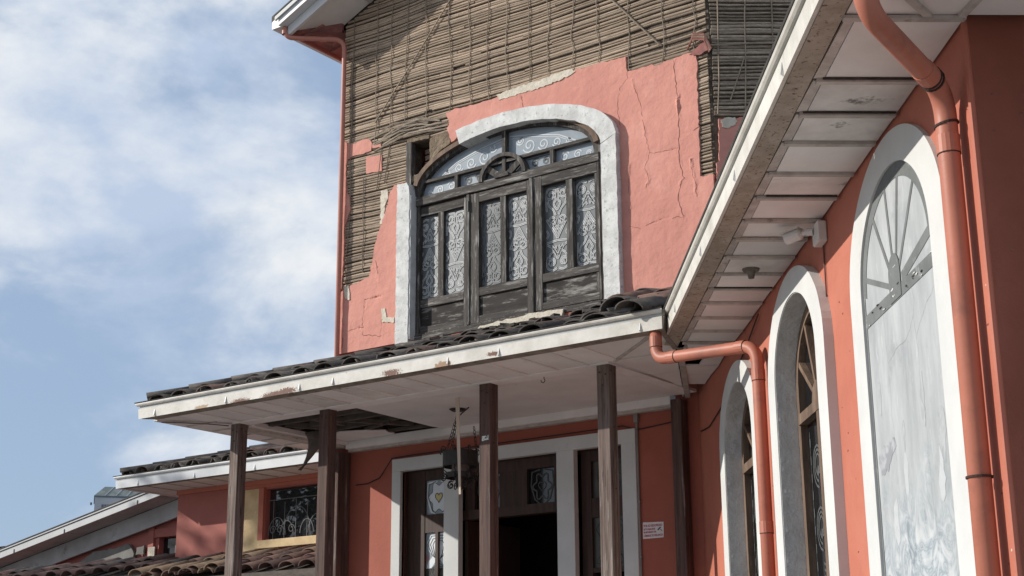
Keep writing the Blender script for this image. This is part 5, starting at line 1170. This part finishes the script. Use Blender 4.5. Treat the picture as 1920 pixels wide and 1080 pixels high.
# ================================================================== far building
fb = thing('distant_building', (-235, 186, 0), 'distant pale tower block with a sloping green glass roof, left skyline', 'building')
def fp(px_d, z_): pass
fdir = Vector((-0.778, 0.614, 0)).normalized(); fsd = Vector((fdir.y, -fdir.x, 0)); F0 = fdir * 300
def FB(a, b, z_): return F0 + fsd * (a * .9 + 1.4) + fdir * b + Vector((0, 0, z_ + (1.75 if z_ < 40.5 else .1) if z_ > 30 else z_))
G(FB).box(-1.7, 12, 0, 14, 0, 39.9).make('wall', 'far_wall', fb)
G(FB).box(-2.9, -1.7, .5, 9, 0, 36.2).make('stair_tower', 'far_wall', fb)
G(FB).add([(-1.9, -.1, 39.9), (12, -.1, 39.9), (12, 4, 43.9), (.3, 4, 43.9), (-1.9, 14, 39.9), (.3, 14, 43.9), (12, 14, 43.9)], [(0, 1, 2, 3), (0, 3, 5, 4), (3, 2, 6, 5)]).make('glass_roof', 'far_roof', fb)
for k in range(1, 6): G(FB).bar((-1.9 + 2.3 * k, -.15, 39.95), (.1 + 2.2 * k, 3.9, 43.9), .08, .08).make('roof_bar', 'far_wall', fb)
G(FB).box(-1.75, 12, -.12, -.01, 39.6, 39.9).make('eave_band', 'far_glass', fb)
wd = G(FB).box(-.2, 2.4, -.06, -.005, 36.8, 38.2).make('window', 'far_glass', fb)
for k in range(4): G(FB).box(.3 + .55 * k, .36 + .55 * k, -.09, -.061, 36.8, 38.2).make('window_bar', 'far_wall', wd)
G(FB).box(-.2, 2.4, -.09, -.061, 37.46, 37.54).make('window_bar', 'far_wall', wd)
G(FB).box(-1.4, 1.6, -.06, -.005, 34.6, 35.6).make('window', 'far_glass', fb)
G(FB).prism([(4.8, 38.3), (5.0, 39.0), (6, 39.3), (8.5, 39.3), (9.5, 39.0), (9.7, 38.3)], -1.0, -.02).make('blue_awning', 'far_blue', fb)
G(FB).box(5.0, 9.4, -.06, -.005, 35.5, 38.3).make('window', 'stain_white', fb)
G(FB).box(-2.6, -2.2, -.4, 0, 38.0, 38.5).make('antenna_box', 'far_glass', fb)

# ================================================================== downpipes
def downpipe(name, path, r, mat, label, joints, n=14, clips=()):
    P = bend(path, .12, 6)
    t = thing(name, tuple(path[-1]), label, 'downpipe')
    G().tube([tuple(p) for p in P], r, n).make('pipe', mat, t, smooth=True)
    for (p, d) in joints:
        p = Vector(p); d = Vector(d).normalized()
        G().tube([tuple(p - d * .035), tuple(p + d * .035)], r + .0028, n).make('socket', mat, t, smooth=False)
        G().tube([tuple(p + d * .0355), tuple(p + d * .039)], r + .0032, n).make('joint_ring', 'seam_dark', t)
    for (p, d) in clips:
        p = Vector(p); d = Vector(d).normalized()
        G().tube([tuple(p - d * .004), tuple(p + d * .004)], r + .006, n).make('pipe_clip', 'seam_dark', t)
    return t
dz = Vector((0, 0, -1))
a = WR(7.22, .50, 4.06); b = WR(7.20, .47, 3.87); c_ = WR(6.695, .062, 3.80); d_ = WR(6.695, .062, 3.70); e_ = WR(6.695, .062, .1)
dp = downpipe('big_downpipe', [tuple(a), tuple(b), tuple(c_), tuple(e_)], .041, 'pipe_orange', 'thick orange-pink downpipe bent from the eave down the outer corner of the side wing', [(WR(6.695, .062, 3.585), dz), (c_ + (b - c_).normalized() * .16, (c_ - b))], 18, [(c_ + (b - c_).normalized() * .10, (c_ - b)), (c_ + (b - c_).normalized() * .125, (c_ - b) + Vector((0, 0, .12))), (WR(6.695, .062, 3.665), dz + Vector((.15, .1, 0))), (WR(6.695, .062, 2.35), dz)])
a = Vector((-4.875, 8.395, 4.03)); b = Vector((-4.875, 8.395, 3.83)); c_ = WR(2.86, .062, 3.745); e_ = WR(2.86, .062, .1)
c_.z = 3.75
downpipe('elbow_downpipe', [tuple(a), tuple(b), tuple(c_), tuple(e_)], .040, 'pipe_orange', 'orange downpipe running from the porch gutter across to the side wing wall', [(b + (c_ - b).normalized() * .16, c_ - b), (c_ - (c_ - b).normalized() * .13, c_ - b), (WR(2.86, .062, 3.56), dz), (WR(2.86, .062, 2.62), dz), (Vector((-4.875, 8.395, 3.95)), dz)], 16)
a = Vector((-10.085, 9.93, 8.42)); b = Vector((-10.06, 9.95, 8.265)); c_ = Vector((-9.640, 10.385, 8.29)); e_ = Vector((-9.632, 10.388, .1))
downpipe('corner_downpipe', [tuple(a), tuple(b), tuple(c_), tuple(e_)], .0245, 'pipe_salmon', 'thin pink downpipe along the left corner of the tall gabled house', [(Vector((-9.80, 10.233, 8.282)), c_ - b), (Vector((-10.075, 9.94, 8.34)), dz)], 12)
a = Vector((-10.25, 11.03, 4.03)); b = Vector((-10.25, 11.03, 3.88)); c_ = Vector((-9.80, 11.50, 3.86)); e_ = Vector((-9.78, 11.53, .1))
downpipe('annex_downpipe', [tuple(a), tuple(b), tuple(c_), tuple(e_)], .042, 'pipe_salmon', 'short pink pipe elbow under the annex gutter, half hidden by a post', [], 12)

# ================================================================== security camera
sc = thing('security_camera', tuple(WR(4.52, 0, 3.94)), 'white security camera on a square box under the side wing soffit', 'camera')
G(WR).box(4.46, 4.58, .001, .055, 3.885, 4.0).make('junction_box', 'plastic_white', sc, bevel=.008)
G(WR).tube([(4.50, .055, 3.96), (4.48, .085, 3.965)], .020, 10).make('bracket', 'plastic_white', sc)
G(WR).tube([(4.48, .085, 3.965), (4.45, .115, 3.962)], .013, 10).make('bracket_joint', 'plastic_white', sc)
p0 = WR(4.46, .105, 3.965); p1 = WR(4.36, .215, 3.945); dd = (p1 - p0).normalized()
G().tube([tuple(p0), tuple(p0 + dd * .012), tuple(p0 + dd * .09), tuple(p0 + dd * .10)], [.018, .030, .031, .029], 12).make('camera_body', 'plastic_white', sc)
sd_ = dd.cross(Vector((0, 0, 1))).normalized()
G().add([tuple(p0 + sd_ * s * .034 + Vector((0, 0, .034)) + dd * t) for t in (.01, .125) for s in (-1, 1)] + [tuple(p0 + sd_ * s * .034 + Vector((0, 0, .028)) + dd * t) for t in (.01, .125) for s in (-1, 1)], [(0, 1, 3, 2), (4, 6, 7, 5), (0, 2, 6, 4), (1, 5, 7, 3), (2, 3, 7, 6), (0, 4, 5, 1)]).make('sun_shield', 'plastic_white', sc)
G().tube([tuple(p0 + dd * .099), tuple(p0 + dd * .103)], .024, 12).make('lens', 'plastic_black', sc)
# lamp holder on the soffit
lh = thing('lamp_holder', tuple(WR(3.613, .22, ZS)), 'dusty round bulb holder without a bulb on the side wing soffit', 'lamp holder')
G(WR).tube([(3.613, .22, ZS + .003), (3.613, .22, ZS - .012)], [.052, .046], 18).make('ceiling_rose', 'dusty_holder', lh)
G(WR).tube([(3.613, .22, ZS - .010), (3.613, .22, ZS - .028), (3.613, .22, ZS - .055)], [.032, .022, .017], 14).make('socket', 'dusty_holder', lh)
# cables
tag(G(WR).tube([(4.50, .008, 3.885), (4.49, .008, 3.6), (4.50, .007, 3.0), (4.49, .008, 2.4), (4.50, .008, 1.0)], .0045, 6).make('camera_cable', 'cable_red'), 'thin dark red cable running down from the security camera box', 'cable')
tag(G(FR).tube([(-9.40, .006, 3.62), (-9.25, .008, 3.62), (-9.10, .012, 3.66), (-8.99, .03, 3.76), (-8.93, .038, 3.825), (-8.7, .036, 3.832), (-7.8, .036, 3.835), (-6.9, .036, 3.84), (-6.4, .03, 3.845), (-6.28, .01, 3.80), (-5.9, .008, 3.83)], .005, 6).make('wall_cable', 'cable_black'), 'black cable strung along the wall above the white door surround', 'cable')
tag(G(WR).tube([(2.75, .02, 3.98), (2.3, .012, 3.90), (1.2, .010, 3.70), (.55, .010, 3.66), (.12, .012, 3.70)], .005, 6).make('corner_cable', 'cable_black'), 'black cable drooping along the side wing wall under the soffit corner', 'cable')
tag(G().tube([(-9.97, 8.52, 4.008), (-9.8, 8.62, 3.998), (-9.68, 8.80, 4.0), (-9.60, 8.97, 4.0)], .004, 6).make('soffit_cable', 'cable_black'), 'black cable hanging loosely below the porch soffit near its left corner', 'cable')
cd = thing('conduit', (-6.275, YW - .02, 1.0), 'thin grey conduit with a small box beside the right edge of the door surround', 'conduit')
G(FR).tube([(-6.272, .014, .2), (-6.272, .014, 3.92)], .010, 8).make('pipe', 'plastic_grey', cd)
G(FR).box(-6.292, -6.252, .0, .035, 3.86, 3.955).make('box', 'plastic_grey', cd, bevel=.003)
for zz in (2.75, 3.2): G(FR).box(-6.288, -6.256, .0, .027, zz - .008, zz + .008).make('clip', 'plastic_grey', cd)
# hook in the ceiling
tag(G().tube([(-6.264, 9.072, ZS + .006), (-6.264, 9.072, ZS - .02), (-6.255, 9.072, ZS - .038), (-6.268, 9.072, ZS - .052), (-6.288, 9.072, ZS - .045), (-6.292, 9.072, ZS - .03)], .0035, 6).make('ceiling_hook', 'iron_black'), 'small black hook in the porch ceiling between the two right posts', 'hook')
# pale slat hanging from the ceiling
tag(G().hexa([(-7.285, 9.325, 3.23), (-7.265, 9.325, 3.23), (-7.265, 9.331, 3.23), (-7.285, 9.331, 3.23)], [(-7.325, 9.325, 4.024), (-7.285, 9.325, 4.024), (-7.285, 9.331, 4.024), (-7.325, 9.331, 4.024)]).make('dangling_stick', 'wood_pale'), 'pale flat wooden stick dangling straight down from the porch ceiling beside the lantern', 'stick')
# torn sheet dangling from the broken ceiling
g = G(); vs = []; fs = []
prof = [(-9.43, -9.20, 4.03), (-9.40, -9.16, 3.96), (-9.40, -9.22, 3.88), (-9.41, -9.29, 3.80), (-9.43, -9.36, 3.73), (-9.46, -9.44, 3.68)]
for i, (x0, x1, zz) in enumerate(prof):
    vs += [(x0, 9.76 + .02 * math.sin(i), zz), ((x0 + x1) / 2, 9.72 + .02 * math.cos(i * 1.3), zz), (x1, 9.77 - .015 * i, zz)]
for i in range(len(prof) - 1):
    fs += [(3 * i, 3 * i + 1, 3 * i + 4, 3 * i + 3), (3 * i + 1, 3 * i + 2, 3 * i + 5, 3 * i + 4)]
n0 = len(vs); vs += [(p[0] + .004, p[1] + .008, p[2]) for p in vs]; fs += [tuple(n0 + i for i in reversed(f)) for f in fs]
g.add(vs, fs); tag(g.make('torn_sheet', 'torn_sheet', recalc=False), 'torn grey-brown sheet dangling from the hole in the porch ceiling', 'torn sheet')

# ================================================================== wrought iron lantern
ln = thing('hanging_lantern', (-7.6, 9.71, ZS), 'black wrought iron lantern with scrolls hanging on chains from the porch ceiling', 'lantern')
LX, LY = -7.59, 9.71
G().tube([(LX - .01, LY, ZS + .002), (LX - .01, LY, ZS - .014)], [.075, .05], 16).make('ceiling_plate', 'iron_black', ln)
def chain(p, q, nl, name='chain'):
    p = Vector(p); q = Vector(q); d = (q - p).normalized(); l = (q - p).length / nl
    s = d.cross(Vector((0, 1, 0))).normalized(); t = d.cross(s).normalized(); g = G()
    for i in range(nl):
        c0 = p + d * (l * (i + .5)); ax_ = s if i % 2 else t
        g.tube([tuple(c0 + d * (l * .62 * math.cos(a)) + ax_ * (.011 * math.sin(a))) for a in [R(45 * k) for k in range(8)]], .0028, 5, closed=True)
    g.make(name, 'iron_black', ln)
chain((LX, LY, ZS - .014), (LX - .125, LY + .06, 3.70), 10); chain((LX, LY, ZS - .014), (LX - .04, LY - .10, 3.68), 10); chain((LX + .14, LY + .03, 3.86), (LX + .165, LY + .03, 3.67), 6)
G().tube([(LX - .105 , LY - .0, 3.605), (LX - .105, LY, 3.60)], .005, 5).make('rivet', 'iron_black', ln)
def ringband(r, z0, z1, name, mat='iron_black'):
    g = G(); n = 24; vs = []; fs = []
    for rr in (r, r - .006):
        for zz in (z0, z1): vs += [(LX + .02 + rr * math.cos(2 * math.pi * i / n), LY + rr * math.sin(2 * math.pi * i / n), zz) for i in range(n)]
    for i in range(n):
        j = (i + 1) % n
        fs += [(i, j, n + j, n + i), (2 * n + i, 3 * n + i, 3 * n + j, 2 * n + j), (i, 2 * n + i, 2 * n + j, j), (n + i, n + j, 3 * n + j, 3 * n + i)]
    g.add(vs, fs); return g.make(name, mat, ln)
ringband(.15, 3.525, 3.655, 'upper_band'); ringband(.125, 3.43, 3.475, 'lower_band')
G().tube([(LX + .02, LY, 3.56), (LX + .02, LY, 3.45)], [.075, .07], 14).make('candle_glass', 'dusty_holder', ln)
G().tube([(LX + .02, LY, 3.44), (LX + .02, LY, 3.36), (LX + .02, LY, 3.33)], [.05, .03, .012], 12).make('pendant', 'iron_black', ln)
for k in range(8):
    a = R(45 * k + 20); ca, sa = math.cos(a), math.sin(a)
    for (cz, cr, r0, a0, t) in ((3.665, .155, .032, -60, 1.1), (3.44, .145, .03, 60, -1.2), (3.37, .085, .033, 90, -1.2)):
        pts = [(LX + .02 + (cr + dx) * ca, LY + (cr + dx) * sa, cz + dzz) for dx, dzz in spiral(0, 0, r0, .006, a0, t, 12)]
        G().tube(pts, .005, 5).make('scroll', 'iron_black', ln)
    G().tube([(LX + .02 + .152 * ca, LY + .152 * sa, 3.53), (LX + .02 + .165 * ca, LY + .165 * sa, 3.50), (LX + .02 + .128 * ca, LY + .128 * sa, 3.47)], .005, 5).make('stay', 'iron_black', ln)

# ================================================================== security notice
sg = thing('security_sign', tuple(FR(-6.15, .0, 2.95)), 'small white notice in red lettering about security cameras on the porch wall', 'sign')
pl = [(-6.250, 2.895), (-6.055, 2.897), (-6.052, 3.022), (-6.247, 3.030)]
G(FR).plate(pl, [], .001, .005).make('sign_plate', 'sign_face', sg)
def text(s, x, z_, size, wid, mat):
    cu = bpy.data.curves.new('lettering', 'FONT'); cu.body = s; cu.size = size; cu.extrude = .0003; cu.offset = .0007; cu.resolution_u = 2
    to_ = bpy.data.objects.new('lettering_tmp', cu); COL.objects.link(to_)
    bpy.context.view_layer.update()
    me = bpy.data.meshes.new_from_object(to_.evaluated_get(bpy.context.evaluated_depsgraph_get())); bpy.data.objects.remove(to_, do_unlink=True)
    xs = [v.co.x for v in me.vertices]; k = wid / (max(xs) - min(xs)); x0 = min(xs)
    for v in me.vertices: v.co = FR(x + (v.co.x - x0) * k, .0056 + v.co.z, z_ + v.co.y) - FR(x, .0056, z_)
    me.materials.clear(); me.materials.append(MATS[mat])
    o = bpy.data.objects.new('lettering', me); return link(o, sg, FR(x, .0056, z_))
text('POR SU SEGURIDAD', -6.240, 2.990, .026, .175, 'sign_red')
text('ESTE LUGAR ESTÁ', -6.240, 2.964, .020, .110, 'sign_red')
text('MONITOREADO POR', -6.240, 2.940, .020, .118, 'sign_red')
text('CÁMARAS DE VIGILANCIA', -6.240, 2.911, .024, .178, 'sign_red')
G(FR).plate([(-6.112, 2.962), (-6.105, 2.955), (-6.075, 2.978), (-6.085, 2.985)], [], .0052, .0062).make('camera_symbol', 'sign_dark', sg)
G(FR).plate([(-6.085, 2.962), (-6.080, 2.966), (-6.066, 2.950), (-6.066, 2.944)], [], .0052, .0061).make('camera_symbol', 'sign_dark', sg)

G().tube([(LX + .02, LY, ZS - .05), (LX + .10, LY - .08, ZS - .055), (LX + .30, LY - .25, ZS - .06)], .006, 6).make('side_arm', 'iron_black', ln)

# ================================================================== garden trees left of the picture (they show only as reflection and dappled shade)
def tree(loc, h, cr, label, seed, leaves=2600, sq=1.0):
    r_ = random.Random(seed)
    t = thing('garden_tree', loc, label, 'tree', 'garden trees')
    P = Vector(loc)
    g = G().tube([tuple(P + Vector((.05 * math.sin(i), .06 * math.cos(1.7 * i), h * .75 * i / 8))) for i in range(9)], [.22 * (1 - .09 * i) for i in range(9)], 8)
    for k in range(12):
        a = r_.uniform(0, 6.28); z_ = h * r_.uniform(.40, .72); e = Vector((math.cos(a) * cr * .8, math.sin(a) * cr * .8, h * .22))
        b0 = P + Vector((0, 0, z_)); g.tube([tuple(b0), tuple(b0 + e * .5 + Vector((0, 0, .1))), tuple(b0 + e)], [.07, .045, .015], 5)
    g.make('trunk', 'bark', t)
    g = G(); vs = []; fs = []
    cl = []
    for k in range(26):
        a = r_.uniform(0, 6.28); rr = cr * math.sqrt(r_.uniform(.05, 1)) * .85
        cl.append((P + Vector((math.cos(a) * rr, math.sin(a) * rr, h * r_.uniform(.48, .95))), cr * r_.uniform(.22, .40)))
    for k in range(leaves):
        c0, r0 = cl[r_.randrange(len(cl))]
        d = Vector((r_.gauss(0, 1), r_.gauss(0, 1), r_.gauss(0, .7))).normalized() * r0 * r_.uniform(.5, 1.1)
        p = c0 + d; u1 = Vector((r_.gauss(0, 1), r_.gauss(0, 1), r_.gauss(0, .6))).normalized(); v1 = u1.orthogonal().normalized(); sz = r_.uniform(.08, .17)
        n0 = len(vs); vs += [p - u1 * sz, p + v1 * sz * .45, p + u1 * sz, p - v1 * sz * .45]; fs.append((n0, n0 + 1, n0 + 2, n0 + 3))
    g.add(vs, fs, raw=True); g.make('crown', 'leaf', t, recalc=False)
tree((-22.5, 0.6, 0), 8.5, 2.6, 'leafy garden tree reflected in the annex window', 3)
tree((-24.4, 4.2, 0), 11.4, 2.3, 'taller garden tree shading the annex wall from outside the picture', 5)
